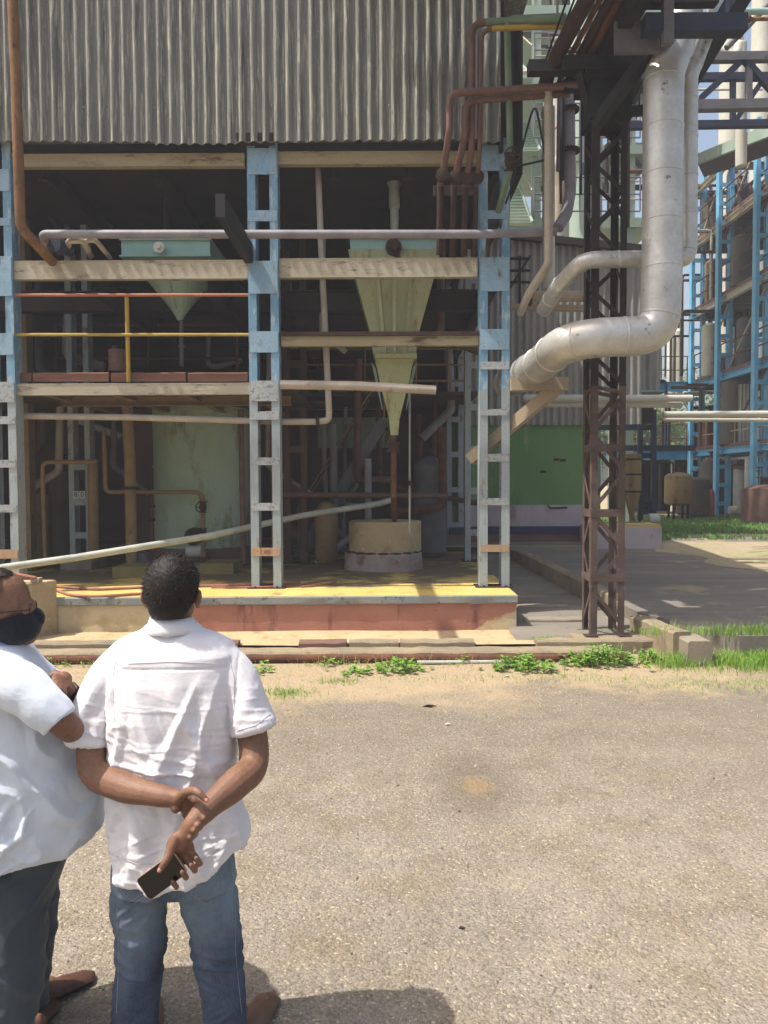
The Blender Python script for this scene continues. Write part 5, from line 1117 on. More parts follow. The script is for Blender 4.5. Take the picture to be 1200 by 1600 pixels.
# hair
def hair(hc, parent, hl, n=5200, L=.009, face=V(0, 1, 0), sc=(.0885, .108, .108), top=.013, nape=False):
    h = MB(); h.ell(hc+V(0, -.004, top), sc[0], sc[1], sc[2], 48, 32)
    h.ell(hc+V(0, -.026, 0)*1+face*0-V(0, 0, .045), .070, .070, .07, 24, 16) if nape else None
    def keepf(p):
        d = p-hc; fwd = d.dot(face); return d.z > hl(fwd, d)
    ob = organic('hair', h, .004, M['hair'], parent, 1, lambda p, q: .0012*noise.noise(p*70)+.0006*noise.noise(p*220), keepf)
    rr = random.Random(5); s = MB()
    for i in range(n):
        u = rr.uniform(-1, 1); a = rr.uniform(0, 2*math.pi); k = math.sqrt(1-u*u); nn = V(k*math.cos(a), k*math.sin(a), u)
        p = hc+V(0, -.004, top)+V(nn.x*sc[0], nn.y*sc[1], nn.z*sc[2])
        if not keepf(p-V(0, 0, .004)): continue
        t = (nn+V(rr.uniform(-.6, .6), rr.uniform(-.6, .6), rr.uniform(-1.0, .1))).normalized(); sd_ = t.cross(nn)
        if sd_.length < 1e-3: continue
        sd_ = sd_.normalized()*.0009; l = L*rr.uniform(.6, 1.3); s.add([p-sd_, p+sd_, p+t*l], [(0, 1, 2)])
    s.build('hair_strands', M['hair'], ob)
hair(hc, man, lambda fwd, d: -.082+max(0, fwd+.03)*1.2+max(0, abs(d.x)-.05)*1.6, nape=True)
# shirt
def hem(x): 
    px = 600+x*FPX/Y1; t = (px-250)/120; return q1(px, 1357-26*min(1., abs(t))**2.2*(1 if t < 0 else 1.9)).z
sh = MB()
tr_ = [(972, 269, 37, .066, 2), (984, 269, 50, .075, 2), (993, 270, 74, .088, 2.2), (1003, 270, 92, .100, 2.4), (1020, 271, 102, .118, 2.5), (1060, 271, 104, .132, 2.6), (1120, 270, 99, .138, 2.5), (1180, 270, 99, .14, 2.5), (1225, 270, 98, .143, 2.5), (1250, 269.5, 99, .145, 2.5)]
rings = [sring(q1(cx, py).x, Y1+.005, q1(cx, py).z, ax(hw), ry, e, 64) for py, cx, hw, ry, e in tr_]
rings.append(sring(q1(267, 0).x, Y1+.005, 0, ax(103), .154, 2.6, 64, zf=lambda x, y: hem(x)+.035))
rings.append(sring(q1(267, 0).x, Y1+.005, 0, ax(103), .156, 2.6, 64, zf=lambda x, y: hem(x)))
rings.append(sring(q1(267, 0).x, Y1+.005, 0, ax(98), .148, 2.6, 64, zf=lambda x, y: hem(x)+.002))
rings.append(sring(q1(267, 0).x, Y1+.005, 0, ax(96), .145, 2.6, 64, zf=lambda x, y: hem(x)+.03))
sh.loft(rings)
limb(sh, [(q1(200, 1030), .07), (q1(172, 1062), .075), (q1(152, 1105, -.012), .066), (q1(139, 1157, -.025), .0705)], 24, 6, True)
limb(sh, [(q1(342, 1030), .07), (q1(366, 1060), .075), (q1(384, 1096, -.012), .068), (q1(397, 1138, -.025), .0725)], 24, 6, True)
def sleeve_cut(p):
    return True
def wr1(p, nn):
    d = 0.; lx = (p.x-q1(270, 0).x); zz = p.z; back = 1 if nn.y < .2 else .5
    z_sh, z_mid, z_low = q1(0, 1040).z, q1(0, 1130).z, q1(0, 1230).z
    wlow = min(1, max(0, (z_sh-zz)/.16))
    # soft drapes falling from the shoulder blades towards the waist
    wv = lx*1.0+(zz-z_mid)*.34; d += .019*ridge(noise.noise(V(wv*10+2.1, zz*1.2, .3)), .34)*wlow
    wv2 = lx-(zz-z_mid)*.42; d += .014*ridge(noise.noise(V(wv2*11-4, zz*1.6, 4.3)), .28)*wlow
    # sideways tension wrinkles across the waist
    d += .010*ridge(noise.noise(V(lx*3.0, zz*26+lx*4, 7.7)), .25)*max(0, 1-abs(zz-q1(0, 1195).z)/.13)
    d += .006*ridge(noise.noise(V(lx*6, zz*36-lx*9, 1.7)), .28)*max(0, 1-abs(zz-q1(0, 1300).z)/.12)
    d += .0045*noise.noise(V(p.x*8, p.y*8, zz*5)) + .0018*noise.noise(V(p.x*22, p.y*22, zz*16))
    d += .0030*ridge(noise.noise(V(lx*16+zz*6, 2.2, zz*3.2-lx*2)), .18)*wlow+.0028*ridge(noise.noise(V(lx*2.2-zz*3, 5.1, zz*22+lx*5)), .16)*wlow
    for zz0 in (1092, 1150, 1182, 1226): d += .0022*math.exp(-((zz-q1(0, zz0).z-.006*math.sin(lx*9+zz0))/.004)**2)*(1 if nn.y < 0 and abs(lx) < .17 else 0)
    # yoke seam and centre pleat
    d -= .003*math.exp(-((zz-(q1(0, 1034).z-.02*abs(lx)))/.004)**2)*(1 if abs(lx) < .16 and nn.y < 0 else 0)
    d -= .004*math.exp(-((lx-.075)/.005)**2)*wlow*(1 if nn.y < 0 and zz > z_low else 0)
    for hs in (-1, 1): d -= .003*math.exp(-((lx*hs-.192)/.005)**2)*(1 if zz > q1(0, 1120).z else 0)
    return d*(.22+.78*max(0., -nn.y))
shirt = organic('shirt', sh, .0045, M['shirt'], man, 4, wr1)
co_ = MB(); nc = q1(269, 975)
rgs = []
for (r, dz, ry) in ((.064, .010, .064), (.066, .024, .066), (.070, .026, .070), (.079, -.004, .080), (.086, -.022, .088), (.083, -.024, .085), (.074, -.008, .076), (.066, .004, .066)):
    rgs.append([V(nc.x+r*math.cos(a), Y1-.002+ry*math.sin(a), nc.z+dz+.012*(-math.sin(a))*0-.03*max(0, math.sin(a))+.003*noise.noise(V(math.cos(a)*3, math.sin(a)*3, dz*30))) for a in [k*2*math.pi/48 for k in range(48)]])
rgs.append(rgs[0]); co_.loft(rgs, False); co_.build('collar', M['shirt'], man, sharp=180)
# sleeve hems
for pts in ((108, 1147, 170, 1166, -.025), (364, 1150, 428, 1123, -.025)): pass
# jeans
jn = MB()
jr = [(1285, 269, 84, .12), (1320, 269, 90, .13), (1350, 270, 95, .138), (1380, 272, 98, .135)]
jn.loft([sring(q1(cx, py).x, Y1+.01, q1(cx, py).z, ax(hw), ry, 2.5, 40) for py, cx, hw, ry in jr])
limb(jn, [(q1(226, 1350, .01), .092), (q1(217, 1410, .01), .094), (q1(220, 1455, .01), .082), (q1(219, 1500, .01), .075), (q1(212, 1560, .012), .075), (q1(210, 1610, .015), .073), (q1(208, 1654, .02), .068)], 22)
limb(jn, [(q1(314, 1350, .01), .092), (q1(328, 1410, .01), .096), (q1(337, 1455, .01), .082), (q1(341, 1500, .01), .077), (q1(350, 1560, .012), .071), (q1(353, 1610, .015), .068), (q1(356, 1654, .02), .065)], 22)
def wr2(p, nn):
    d = .004*noise.noise(V(p.x*9, p.y*9, p.z*7)); kz = q1(0, 1490).z
    d += .011*ridge(noise.noise(V(p.x*5, p.y*5, p.z*22+p.x*9)), .3)*max(0, 1-abs(p.z-kz)/.16)
    d += .010*ridge(noise.noise(V(p.x*6+3, p.y*5, p.z*22-p.x*12)), .3)*max(0, 1-abs(p.z-.06)/.2)
    d += .005*ridge(noise.noise(V(p.x*5, p.y*7, p.z*20+abs(p.x+.69)*16)), .3)*max(0, 1-abs(p.z-q1(0, 1405).z)/.1)
    return d
jeans = organic('jeans', jn, .005, M['denim'], man, 5, wr2)
# stitched seams that follow the cloth
from mathutils.bvhtree import BVHTree
def seam(ob, name, px, mat, parent, r=.0012, off=.0006, n=14):
    me = ob.data; base = world_loc(ob); bv = BVHTree.FromPolygons([v.co+base for v in me.vertices], [tuple(p.vertices) for p in me.polygons])
    for path in px:
        pts = []; m = MB()
        for (x0, y0), (x1, y1) in zip(path, path[1:]):
            for k in range(n):
                t = k/n; d = (P(x0+(x1-x0)*t, y0+(y1-y0)*t, 1)-CAMP).normalized(); h = bv.ray_cast(CAMP, d)
                if h[0] is not None and (not pts or (h[0]-pts[-1]).length < .06): pts.append(h[0]+h[1]*off*(1 if h[1].dot(d) < 0 else -1))
        if len(pts) > 2: m.tube(pts, r, 5).build(name, mat, parent)
M['thread'] = pmat('jeans_thread', '#8a8f98', '#767c88', 30, .8, grain=.1, bump=0); M['threadw'] = pmat('white_thread', '#b4b2b8', '#bcbac0', 30, .9, grain=.1, bump=0)
seam(jeans, 'pocket_stitching', [[(186, 1362), (185, 1393), (206, 1413), (229, 1398), (231, 1370)], [(190, 1364), (189, 1391), (206, 1408), (225, 1395)], [(176, 1378), (192, 1374)], [(296, 1372), (299, 1398), (322, 1412), (345, 1396), (345, 1372)], [(268, 1362), (268, 1388)], [(183, 1420), (186, 1490), (182, 1590)], [(368, 1400), (368, 1490), (378, 1590)]], M['thread'], jeans, .0011)
seam(shirt, 'seam_stitching', [[(184, 1020), (176, 1060), (178, 1105), (180, 1130)], [(356, 1020), (366, 1060), (366, 1105), (362, 1135)], [(170, 1333), (215, 1350), (260, 1350), (318, 1342), (352, 1322)], [(200, 1037), (268, 1034), (342, 1037)], [(114, 1137), (140, 1149), (172, 1158)], [(370, 1142), (400, 1133), (424, 1114)]], M['threadw'], shirt, .0010)
for toe, heel, tw_ in (((-.42, 2.77), (q1(357, 0).x, 2.47), 1), ((-.87, 2.76), (q1(208, 0).x, 2.47), -1)):
    s_ = MB(); a = V(heel[0], heel[1], 0); t = V(toe[0], toe[1], 0); d = (t-a); L = d.length; d.normalize(); nn = V(-d.y, d.x, 0); rg = []
    for i in range(13):
        u = i/12; wv = .036+.014*math.sin(min(1, u*1.15)*math.pi*.8) if u < .93 else .028; h = .075-.03*u if u < .7 else .05-.02*(u-.7)/.3
        if i == 0: wv, h = .022, .05
        if i == 12: wv, h = .012, .026
        p = a+d*(L*u); rg.append([p+nn*(wv*math.cos(k*2*math.pi/14))+V(0, 0, .003+h*.5+h*.5*math.sin(k*2*math.pi/14)) for k in range(14)])
    s_.loft(rg); s_.build('shoe', M['shoe'], man)
# phone, held
A, B, A2, B2 = (212, 1374), (234, 1407), (272, 1330), (294, 1363)
cs = [P(x, y, PHY) for x, y in (A, B, B2, A2)]
ph = thing('phone', 'black glass phone with a gold edge held behind the back of the man in front', 'phone', cs[1])
cen = sum(cs, V(0,0,0))/4
pb = MB()
def rrect(cs, inset, y, n=5, rad=.012):
    out = []; cc = [cen+(p-cen)*(1-inset) for p in cs]
    for i in range(4):
        p, a, b_ = cc[i], cc[i-1], cc[(i+1) % 4]; u = (a-p).normalized()*rad; v = (b_-p).normalized()*rad
        for k in range(n+1): t = k/n; out.append((p+u)*(1-t)**2+p*2*t*(1-t)+(p+v)*t*t)
    return [V(q.x, y, q.z) for q in out]
pb.loft([rrect(cs, .03, PHY-.004), rrect(cs, 0, PHY-.0028), rrect(cs, 0, PHY+.0028), rrect(cs, .03, PHY+.004)]); pb.build('phone_body', M['phonebody'], ph)
pb = MB(); pb.loft([rrect(cs, .045, PHY-.0048), rrect(cs, .035, PHY-.004)]); pb.build('screen_glass', M['phoneglass'], ph)

# ---- the masked man at the left edge
Y3 = 2.56; S3 = 1.05; phi = R(14); FW = V(math.cos(phi), math.sin(phi), 0); RT = V(math.sin(phi), -math.cos(phi), 0)
def q3(px, py, Y=2.42): return P(px, py, Y+.14)
m2 = thing('person', 'man with folded arms in pale blue shirt, black face mask and glasses', 'person', (q3(5, 1600).x, Y3, 0))
C3 = q3(3, 1200); C3.z = 0
def at3(f, r, z): return C3+FW*f*S3+RT*r*S3+V(0, 0, z)
b = MB(); hz = q3(0, 947).z; hd = at3(.0, .0, hz)
rotm = Matrix.Rotation(phi, 3, 'Z')
def he(f, r, z, a, l, h, n=16, m=12): b.ell(hd+FW*f*S3+RT*r*S3+V(0, 0, z*S3), a*S3, l*S3, h*S3, n, m, rotm)
he(-.005, 0, .015, .102, .078, .105, 24, 16); he(.035, 0, -.055, .078, .06, .07, 20, 14); he(.088, 0, -.008, .024, .045, .03); he(.108, 0, -.035, .022, .015, .02); he(.098, 0, -.012, .014, .012, .022); he(.082, 0, -.105, .03, .033, .024); he(.088, 0, -.072, .024, .03, .02)
for s in (-1, 1): he(-.012, s*.08, -.03, .022, .011, .034); he(.082, s*.034, -.018, .016, .018, .012); he(.07, s*.05, -.045, .024, .02, .018)
limb(b, [(at3(-.015, 0, hz-.05), .06), (at3(-.012, 0, q3(0, 1000).z), .062), (at3(-.01, 0, q3(0, 1020).z), .075)])
t3 = [(1005, 0, .06, .07), (1030, 0, .08, .13), (1080, .02, .105, .15), (1140, .04, .14, .16), (1200, .05, .16, .17), (1250, .05, .17, .17), (1300, .04, .15, .16), (1360, .02, .11, .15), (1390, .02, .09, .13)]
b.loft([sring(at3(f, 0, 0).x, at3(f, 0, 0).y, q3(0, py).z, hf, hl, 2.2, 32, phi) for py, f, hf, hl in t3])
limb(b, [(at3(.0, .13, q3(0, 1060).z), .045), (q3(75, 1112, 2.22), .046), (q3(112, 1140, 2.27), .042), (q3(118, 1120, 2.42), .042), (q3(92, 1098, 2.56), .03)], 16)
limb(b, [(at3(.0, -.13, q3(0, 1060).z), .045), (q3(90, 1085, 2.66), .046), (q3(142, 1118, 2.6), .042), (q3(128, 1108, 2.5), .04), (q3(110, 1086, 2.38), .030), (q3(104, 1076, 2.35), .026)], 16)
# left hand resting on the right arm
b.ell(q3(97, 1064, 2.33), .034, .026, .030, 14, 10, Matrix.Rotation(R(-40), 3, 'Y'))
for k, (bx, by, tx, ty, Yt) in enumerate(((86, 1058, 84, 1078, 2.275), (90, 1060, 89, 1084, 2.27), (95, 1064, 95, 1090, 2.268), (100, 1070, 101, 1094, 2.272))):
    limb(b, [(q3(bx+6, by, 2.32), .0115), (q3(bx, by+1, 2.292), .011), (q3((bx+tx)/2-1, (by+ty)/2, Yt-.008), .0098), (q3(tx, ty, Yt), .0085)], 10)
limb(b, [(q3(98, 1060, 2.34), .014), (q3(88, 1052, 2.34), .012), (q3(80, 1056, 2.33), .0095)], 10)
# right hand tucked under the left arm
b.ell(q3(92, 1096, 2.58), .03, .03, .03, 12, 8)
for k in range(4): limb(b, [(q3(92+k*5, 1092, 2.60), .011), (q3(100+k*5, 1084+k*4, 2.63), .0095), (q3(108+k*4, 1090+k*4, 2.62), .008)], 8)
for s, f in ((1, 0), (-1, .02)):
    limb(b, [(at3(.01, s*.08, q3(0, 1380).z), .07), (at3(.015, s*.1, .45), .055), (at3(0, s*.1, .1), .038)]); limb(b, [(at3(0, s*.1, .05), .034), (at3(.06, s*.1, .04)+V(0, .12, 0), .03)])
organic('body', b, .0042, M['skin'], m2, 3)
hair(hd+V(0, 0, 0), m2, lambda fwd, d: (-.03 if fwd < -.03 else .05 if fwd < .02 else .105), 1800, .006, FW, (.088, .088, .112), .018)
mk = MB()     # face mask shell over nose and chin
mk.ell(hd+FW*.045+V(0, 0, -.066), .091, .087, .072, 28, 20, rotm); mk.ell(hd+FW*.112+V(0, 0, -.045), .034, .03, .036, 16, 12, rotm)
def mkeep(p): d = p-hd; f = d.dot(FW); return f > .0 and d.z < -.05+.42*f and d.z > -.128
organic('face_mask', mk, .004, M['mask'], m2, 3, lambda p, q: .0015*noise.noise(p*60), mkeep)
ml = MB()
for s in (-1, 1):
    ml.tube([hd+FW*.03+RT*(s*.07)+V(0, 0, -.05), hd+FW*-.01+RT*(s*.088)+V(0, 0, -.02), hd+FW*-.03+RT*(s*.084)+V(0, 0, -.02)], .002, 6)
ml.build('mask_loop', M['mask'], m2)
gl = MB()
for s in (-1, 1):
    cc = hd+FW*.108+RT*(s*.034)+V(0, 0, -.012); gl.tube([cc+RT*(.026*math.cos(a))*1+V(0, 0, .019*math.sin(a)) for a in [k*math.pi/10 for k in range(21)]], .0022, 6, 0, False)
    gl.tube([hd+FW*.106+RT*(s*.058)+V(0, 0, -.008), hd+FW*.03+RT*(s*.083)+V(0, 0, -.01), hd+FW*-.02+RT*(s*.086)+V(0, 0, -.016)], .002, 6)
gl.tube([hd+FW*.112+RT*.01+V(0,0,-.008), hd+FW*.112-RT*.01+V(0,0,-.008)], .002, 6); gl.build('glasses', M['lens'], m2)
sh = MB(); t3 = [(1004, -.01, .072, .08), (1013, -.005, .085, .12), (1024, 0, .10, .165), (1040, .0, .122, .20), (1080, .02, .15, .215), (1140, .04, .19, .22), (1200, .058, .228, .226), (1250, .068, .243, .23), (1285, .066, .24, .23)]
rings = [sring(at3(f, 0, 0).x, at3(f, 0, 0).y, q3(0, py).z, hf*S3, hl*S3, 2.2, 56, phi) for py, f, hf, hl in t3]
def hem3(x, y):
    d = V(x, y, 0)-C3; f = d.dot(FW); return q3(0, 1312).z-.05*max(0, min(1, (.12-f)/.25))+.03*max(0, f-.18)
for hf, hl, dz in ((.226, .222, 0), (.218, .214, .002), (.212, .208, .03)): rings.append(sring(at3(.06, 0, 0).x, at3(.06, 0, 0).y, 0, hf*S3, hl*S3, 2.2, 56, phi, zf=lambda x, y, dz=dz: hem3(x, y)+dz))
sh.loft(rings)
limb(sh, [(at3(.0, .15, q3(0, 1040).z), .08), (q3(30, 1072, 2.235), .078), (q3(66, 1100, 2.215), .064), (q3(93, 1127, 2.215), .0585)], 24, 6, True)
limb(sh, [(at3(.0, -.15, q3(0, 1040).z), .08), (q3(60, 1062, 2.64), .07), (q3(82, 1072, 2.66), .06)], 20)
def wr3(p, nn):
    d = V(p.x, p.y, 0)-C3; f = d.dot(FW); z = p.z; zl = q3(0, 1230).z
    w1 = max(0, 1-abs(z-q3(0, 1270).z)/.16)*max(0, min(1, (.16-f)/.1))
    o = .026*ridge(noise.noise(V(f*4+z*7, z*16-f*15, .7)), .26)*w1
    o += .013*ridge(noise.noise(V(f*9+z*5, z*7-f*4, 3.7)), .28)*max(0, min(1, (q3(0, 1060).z-z)/.12))
    o += .004*noise.noise(V(p.x*8, p.y*8, z*6))+.0016*noise.noise(p*24)
    return o
shirt3 = organic('shirt', sh, .0045, M['shirt2'], m2, 4, wr3)
co_ = MB(); nc = at3(-.01, 0, q3(0, 1003).z); rgs = []
for (r, dz) in ((.066, .008), (.068, .022), (.072, .024), (.086, -.012), (.094, -.034), (.091, -.036), (.078, -.012), (.067, .0)):
    rgs.append([nc+FW*(r*math.cos(a)*1.05)+RT*(r*math.sin(a))+V(0, 0, dz-.035*max(0, math.cos(a))) for a in [k*2*math.pi/48 for k in range(48)]])
rgs.append(rgs[0]); co_.loft(rgs, False); co_.build('collar', M['collar2'], m2, sharp=180)
tr_m = MB(); tr_m.loft([sring(at3(f, 0, 0).x, at3(f, 0, 0).y, q3(0, py).z, hf, hl, 2.3, 36, phi) for py, f, hf, hl in ((1280, .04, .20, .2), (1320, .03, .19, .2), (1370, .015, .17, .19), (1400, .01, .15, .18))])
for s in (1, -1):
    limb(tr_m, [(at3(.02, s*.09, q3(0, 1350).z), .125), (at3(.035, s*.1, q3(0, 1400).z), .115), (at3(.045, s*.105, q3(0, 1480).z), .095), (at3(.03, s*.11, q3(0, 1560).z), .082), (at3(.02, s*.11, q3(0, 1630).z), .078), (at3(.015, s*.11, .05), .075)], 20)
organic('trousers', tr_m, .006, M['trouser'], m2, 5, lambda p, nn: .005*noise.noise(V(p.x*8, p.y*8, p.z*5))+.008*ridge(noise.noise(V(p.x*6+p.z*5, p.y*6, p.z*10-p.x*8)), .33))
wt = MB(); wa, wb = q3(112, 1089, 2.39), q3(105, 1078, 2.355); wt.lathe(wa, wb-wa, [(0, .034), (.004, .037), ((wb-wa).length-.004, .034), ((wb-wa).length, .031)], 20); wt.build('wristwatch', M['watch'], m2)
for hx, tx in ((at3(.0, .11, 0), V(q3(105, 0, 2.76).x-.05, 2.74, 0)), (at3(0, -.11, 0), at3(.2, -.14, 0)+V(0, .14, 0))):
    s_ = MB(); a = V(hx.x, hx.y, 0); d = (tx-a); L = d.length; d.normalize(); nn = V(-d.y, d.x, 0); rg = []
    for i in range(13):
        u = i/12; wv = .036+.014*math.sin(min(1, u*1.15)*math.pi*.8) if u < .93 else .028; h = .075-.03*u if u < .7 else .05-.02*(u-.7)/.3
        if i == 0: wv, h = .022, .05
        if i == 12: wv, h = .012, .026
        p = a+d*(L*u); rg.append([p+nn*(wv*math.cos(k*2*math.pi/14))+V(0, 0, .003+h*.5+h*.5*math.sin(k*2*math.pi/14)) for k in range(14)])
    s_.loft(rg); s_.build('shoe', M['shoe2'], m2)

# ---------------------------------------------------------------- weeds, grass, gravel, litter, trees
def leafmat(name, a, b, tr=.25):
    n = NT(name, .6); f = n.noise(7, 3, .6); col = n.mix(n.mr(f, .3, .7), c(a), c(b)); n.bs.inputs['Transmission Weight'].default_value = 0
    d = n.N.new('ShaderNodeBsdfTranslucent'); n.L.new(col, d.inputs['Color']); mx = n.N.new('ShaderNodeMixShader'); mx.inputs[0].default_value = tr
    n.done(col); out = n.N['Material Output']; n.L.new(n.bs.outputs[0], mx.inputs[1]); n.L.new(d.outputs[0], mx.inputs[2]); n.L.new(mx.outputs[0], out.inputs['Surface']); return n.m
M['weed'] = leafmat('weed_leaf', '#5d8a2e', '#86a94c'); M['grass'] = leafmat('fresh_grass', '#5c8a2c', '#8aa848'); M['lawn'] = leafmat('lawn_grass', '#547a3c', '#73924e'); M['straw'] = leafmat('dry_straw', '#b59a62', '#cdb684'); M['tree'] = leafmat('tree_leaf', '#3c5c28', '#5c7d3a'); M['bark'] = pmat('bark', '#4c3c2e', '#5c4a3a', 5, .9)
rp_ = random.Random(21)
def leaf(mb, p, d, L, wd, up=V(0, 0, 1)):
    s = d.cross(up); s = V(1, 0, 0) if s.length < .05 else s.normalized(); n_ = s.cross(d).normalized()
    mb.add([p, p+d*L*.35+s*wd*.5+n_*L*.05, p+d*L*.7+s*wd*.38-n_*L*.02, p+d*L-n_*L*.16, p+d*L*.7-s*wd*.38-n_*L*.02, p+d*L*.35-s*wd*.5+n_*L*.05], [(0, 1, 2, 3), (0, 3, 4, 5)])
def weed(px, py, w_, h_, n, label, z=.02):
    c0 = G(px, py, z); t = thing('weed_clump', label, 'weed', (c0.x, c0.y, 0), 'weed clumps along the kerb'); f = MB(); s = MB()
    for i in range(n):
        x = c0.x+rp_.gauss(0, w_*.38); y = c0.y+rp_.gauss(0, .09); h = h_*rp_.uniform(.35, 1.1)*max(.25, 1-abs(x-c0.x)/(w_*1.1)); b0 = V(x, y, 0); tp = V(x+rp_.uniform(-.05, .05), y+rp_.uniform(-.06, .04), h)
        s.tube([b0, tp], .0022, 4, 0, False)
        for k in range(rp_.randint(3, 6)):
            p = b0.lerp(tp, rp_.uniform(.35, 1)); a = rp_.uniform(0, 2*math.pi); d = V(math.cos(a), math.sin(a), rp_.uniform(-.1, .7)).normalized(); L = rp_.uniform(.025, .055); leaf(f, p, d, L, L*.75)
    s.build('stem', M['weed'], t); f.build('leaf_cluster', M['weed'], t)
for a in ((618, 1046, .38, .15, 70, 'weed clump with rounded leaves left of the thin pale pipe'), (812, 1044, .55, .17, 110, 'broad weed clump just right of the thin pale pipe'), (940, 1036, .62, .22, 150, 'largest leafy weed clump in front of the tower pad'), (520, 1034, .16, .10, 18, 'small weed growing on the kerb face left of the middle'), (725, 1032, .14, .10, 12, 'tiny weed on the kerb face between two larger clumps'), (560, 1050, .2, .08, 18, 'low weed sprig left of the rounded clump'), (405, 1046, .25, .07, 24, 'small weed patch by the right sleeve of the man in front'), (240, 1020, .3, .12, 22, 'weed behind the neck of the man in front'), (55, 1042, .3, .12, 40, 'pale weed beside the folded arms of the masked man'), (1012, 1030, .3, .14, 46, 'weed clump between the tower pad and the long grass')): weed(*a)
def blades(mb, x, y, z, h, wd, r, lean=.5):
    a = r.uniform(0, 2*math.pi); d = V(math.cos(a), math.sin(a), 0); s = V(-d.y, d.x, 0)*wd; l = r.uniform(.1, lean)*h
    b0 = V(x, y, z); m_ = b0+d*l*.35+V(0, 0, h*.6); tp = b0+d*l+V(0, 0, h*.92); mb.add([b0-s, b0+s, m_+s*.7, tp, m_-s*.7], [(0, 1, 2, 4), (4, 2, 3)])
g = MB()
for i in range(9000):      # bright grass along the right of the kerb
    x = 2.75+2.6*rp_.random()**.75; y = rp_.gauss(8.05, .22)
    if y > 8.6: continue
    dens = .5+.5*noise.noise(V(x*2.2, y*2.2, 0))
    if rp_.random() > dens+.25+(x-3)*.2: continue
    blades(g, x, y, 0 if y < 8.25 else zy(y)-.005, rp_.uniform(.05, .17)*(.65+.5*dens), .0032, rp_, .9)
tag(g.build('grass', M['grass']), 'bright green grass growing along the yard edge at the right', 'grass', kind='stuff')
g = MB()
for i in range(34000):
    Y = 15.7+10.8*rp_.random(); x = rp_.uniform(5.2, 16)
    lim = 5.3+max(0, (17.5-Y))*2.2
    if x < 5.3 or (Y < 17.3 and noise.noise(V(x*.8, Y*.8, 4)) < .1): continue
    if x > 9+ (Y-16)*.7 and noise.noise(V(x*.6, Y*.6, 7)) < .1: continue
    blades(g, x, Y, .71, rp_.uniform(.05, .13), .012, rp_, 1.1)
tag(g.build('lawn', M['lawn']), 'shaded green lawn in front of the bright blue structure', 'lawn', kind='stuff')
g = MB()
for i in range(5200):      # thin dry straw and sparse sprouts on the soil strip
    x = rp_.uniform(-4, 6); y = 8.05-abs(rp_.gauss(0, .75))
    blades(g, x, y, gz(x, y)-.004, rp_.uniform(.008, .028), .0022, rp_, 2.6)
tag(g.build('dry_straw', M['straw']), 'thin dry straw scattered over the soil below the kerb', 'straw', kind='stuff')
g = MB()
for (px, py, n_, sx, sy) in ((440, 1085, 420, .16, .1), (525, 1066, 160, .12, .06), (660, 1062, 60, .3, .05), (1130, 1070, 500, .5, .16), (880, 1062, 240, .5, .1), (1085, 962, 200, .4, .05), (1190, 958, 160, .3, .06), (960, 985, 200, .25, .08), (1010, 955, 160, .12, .05), (860, 998, 120, .12, .04), (930, 1010, 60, .2, .05)):
    zz = 0 if py > 1030 else .27 if px > 990 else .12; cc = G(px, py, zz)
    for i in range(n_):
        x, y = rp_.gauss(cc.x, sx), rp_.gauss(cc.y, sy); blades(g, x, y, zz-.005 if zz != 0 else gz(x, y), rp_.uniform(.015, .06), .0025, rp_, 1.4)
tag(g.build('grass_sprouts', M['grass']), 'sparse green grass sprouts on the soil and yard edge', 'grass', kind='stuff')
g = MB()
for i in range(900):       # low creeping weeds and dry stalks between the clumps
    x = rp_.uniform(-4.5, 5); y = 8.0+rp_.gauss(0, .07); k_ = noise.noise(V(x*1.3, 2, 5))
    if k_ < -.05: continue
    a = rp_.uniform(0, 6.28); leaf(g, V(x, y, rp_.uniform(0, .04)), V(math.cos(a), math.sin(a), rp_.uniform(0, .8)).normalized(), rp_.uniform(.015, .035), .018)
tag(g.build('low_weeds', M['weed']), 'low creeping weeds along the foot of the drain kerb', 'weeds', kind='stuff')
g = MB()
for i in range(700):
    x = rp_.uniform(-4.5, 5.2); y = 8.0+rp_.gauss(0, .1)
    if noise.noise(V(x*1.1, 7, 1)) > -.1: blades(g, x, y, 0, rp_.uniform(.04, .16), .0022, rp_, 1.3)
tag(g.build('dry_stalks', M['straw']), 'dry grass stalks standing among the kerb weeds', 'dry grass', kind='stuff')
M['stone'] = pmat('pale_stone', '#857a69', '#978b78', 60, .9, grain=.3); M['stoned'] = pmat('dark_stone', '#5c564e', '#75695c', 60, .9)
def stone(mb, x, y, z, r, rr):
    k = [V(rr.gauss(0, 1), rr.gauss(0, 1), rr.gauss(0, .6)).normalized()*r*rr.uniform(.7, 1.2) for _ in range(8)]
    bm = bmesh.new(); vs = [bm.verts.new(p) for p in k]; bmesh.ops.convex_hull(bm, input=vs); bm.verts.index_update()
    mb.add([v.co+V(x, y, z+r*.25) for v in bm.verts], [tuple(v.index for v in f.verts) for f in bm.faces]); bm.free()
g = MB(); g2 = MB()
for i in range(9000):
    y = 1.9+6.0*rp_.random()**1.25; x = rp_.uniform(-.62, .62)*y*1.05
    r = .0022+.0045*rp_.random()**4+(.012*rp_.random() if rp_.random() < .012 else 0); stone(g if rp_.random() < .6 else g2, x, y, gz(x, y)-r*.1, r, rp_)
tag(g.build('gravel', M['stone']), 'loose pale gravel scattered over the road', 'gravel', kind='stuff'); tag(g2.build('dark_gravel', M['stoned']), 'loose dark gravel scattered over the road', 'gravel', kind='stuff')
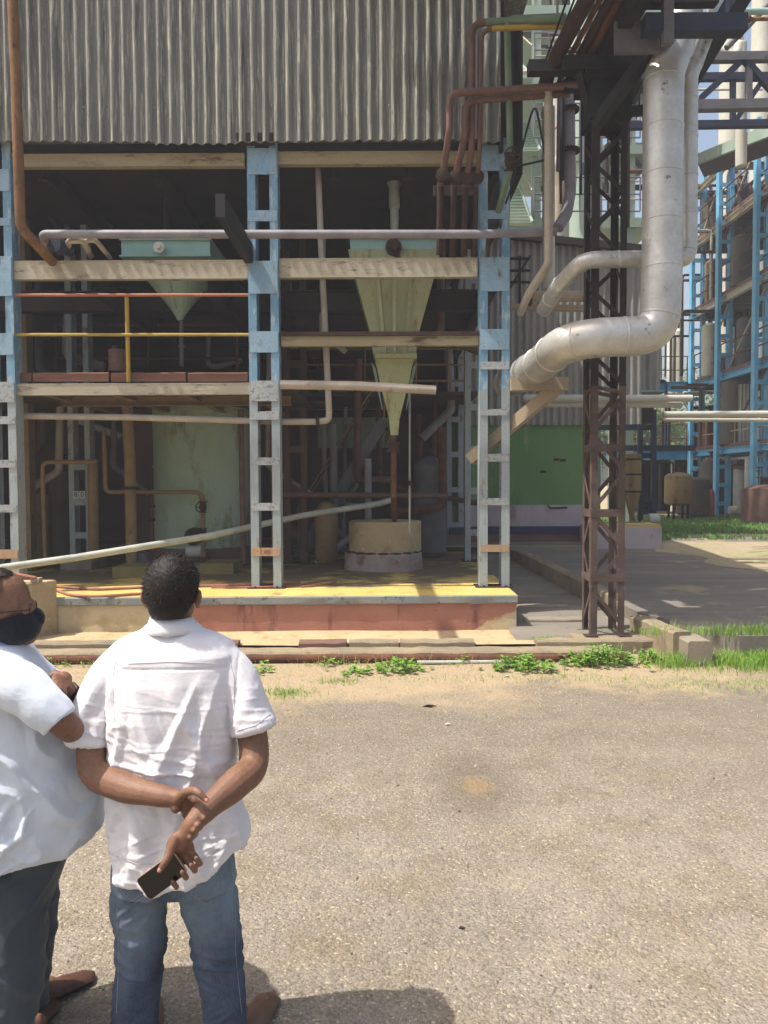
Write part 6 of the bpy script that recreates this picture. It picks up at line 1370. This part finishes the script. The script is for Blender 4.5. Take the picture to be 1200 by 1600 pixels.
for (px, py, L, wd, mt, nm_, lb) in ((700, 1131, .05, .03, 'white', 'paper_scrap', 'small white paper scrap on the road near the soil edge'), (722, 1449, .035, .016, 'dish', 'dry_leaf', 'small dark curled leaf on the road right of the men'), (672, 1102, .14, .03, 'dish', 'dry_leaf', 'long dark dry leaf lying on the soil strip'), (792, 1056, .06, .02, 'white', 'paper_scrap', 'pale scrap beside the broad weed clump'), (1075, 931, .3, .07, 'dish', 'wood_scrap', 'dark scrap of wood on the shaded yard slab')):
    zz = .012 if py > 1000 else zy(9.2)+.02; c0 = G(px, py, zz); m = MB(); d = V(1, .2, .12).normalized(); leaf(m, c0-d*L/2, d, L, wd); leaf(m, c0-d*L*.4+V(0, 0, .006), V(.9, -.3, .2).normalized(), L*.7, wd*.8); thing_mesh(m, nm_, M[mt], lb, nm_.replace('_', ' '))
# trees far behind
def tree(x, y, h, r, label, seed):
    rr = random.Random(seed); t = thing('tree', label, 'tree', (x, y, .7), 'trees far behind the plant'); m = MB()
    m.tube([V(x, y, .6), V(x+.1, y, h*.35), V(x-.1, y, h*.6)], [.28, .2, .1], 10); cl = []
    for k in range(22):
        a = rr.uniform(0, 6.28); q = V(x+math.cos(a)*r*rr.uniform(.2, .9), y+math.sin(a)*r*rr.uniform(.2, .9), h*rr.uniform(.35, 1)); cl.append((q, rr.uniform(.5, 1.1)*r*.42)); m.tube([V(x, y, h*rr.uniform(.3, .55)), q], [.08, .02], 6)
    m.build('trunk', M['bark'], t); f = MB()
    for i in range(3800):
        q, s = rr.choice(cl); n_ = V(rr.gauss(0, 1), rr.gauss(0, 1), rr.gauss(0, .8)); p = q+n_.normalized()*s*rr.random()**.4; d = V(rr.gauss(0, 1), rr.gauss(0, 1), rr.gauss(-.2, .6)).normalized(); leaf(f, p, d, rr.uniform(.2, .38), .18)
    f.build('crown', M['tree'], t)
for x, y, h, r, lb, sd_ in ((16, 48, 7, 3.2, 'green tree seen under the beams left of the first blue column', 1), (22, 52, 8.5, 3.8, 'green tree far behind the bright blue structure', 2), (10.5, 56, 7.5, 3.5, 'green tree seen through the gap behind the lattice tower', 3), (30, 50, 8, 4, 'green tree beyond the right edge of the plant', 4), (3, 62, 8, 4, 'green tree hidden behind the back shed', 5)): tree(x, y, h, r, lb, sd_)

# ---------------------------------------------------------------- thin haze added to imitate lens glare and fade far things
def haze():
    m = bpy.data.materials.new('lens_veil_haze'); m.use_nodes = True; t = m.node_tree
    for n in list(t.nodes):
        if n.type == 'BSDF_PRINCIPLED': t.nodes.remove(n)
    v = t.nodes.new('ShaderNodeVolumePrincipled'); v.inputs['Color'].default_value = (.92, .93, 1, 1); v.inputs['Density'].default_value = .0026; v.inputs['Anisotropy'].default_value = .0
    t.links.new(v.outputs[0], t.nodes['Material Output'].inputs['Volume'])
    mb = MB(); mb.box(-70, 90, -30, 110, -1.2, 26); o = mb.build('haze', m, loc=(0, 0, 0)); tag(o, 'thin added haze imitating lens glare over the whole plant', 'haze', kind='stuff')
haze()
scene.cycles.volume_bounces = 0
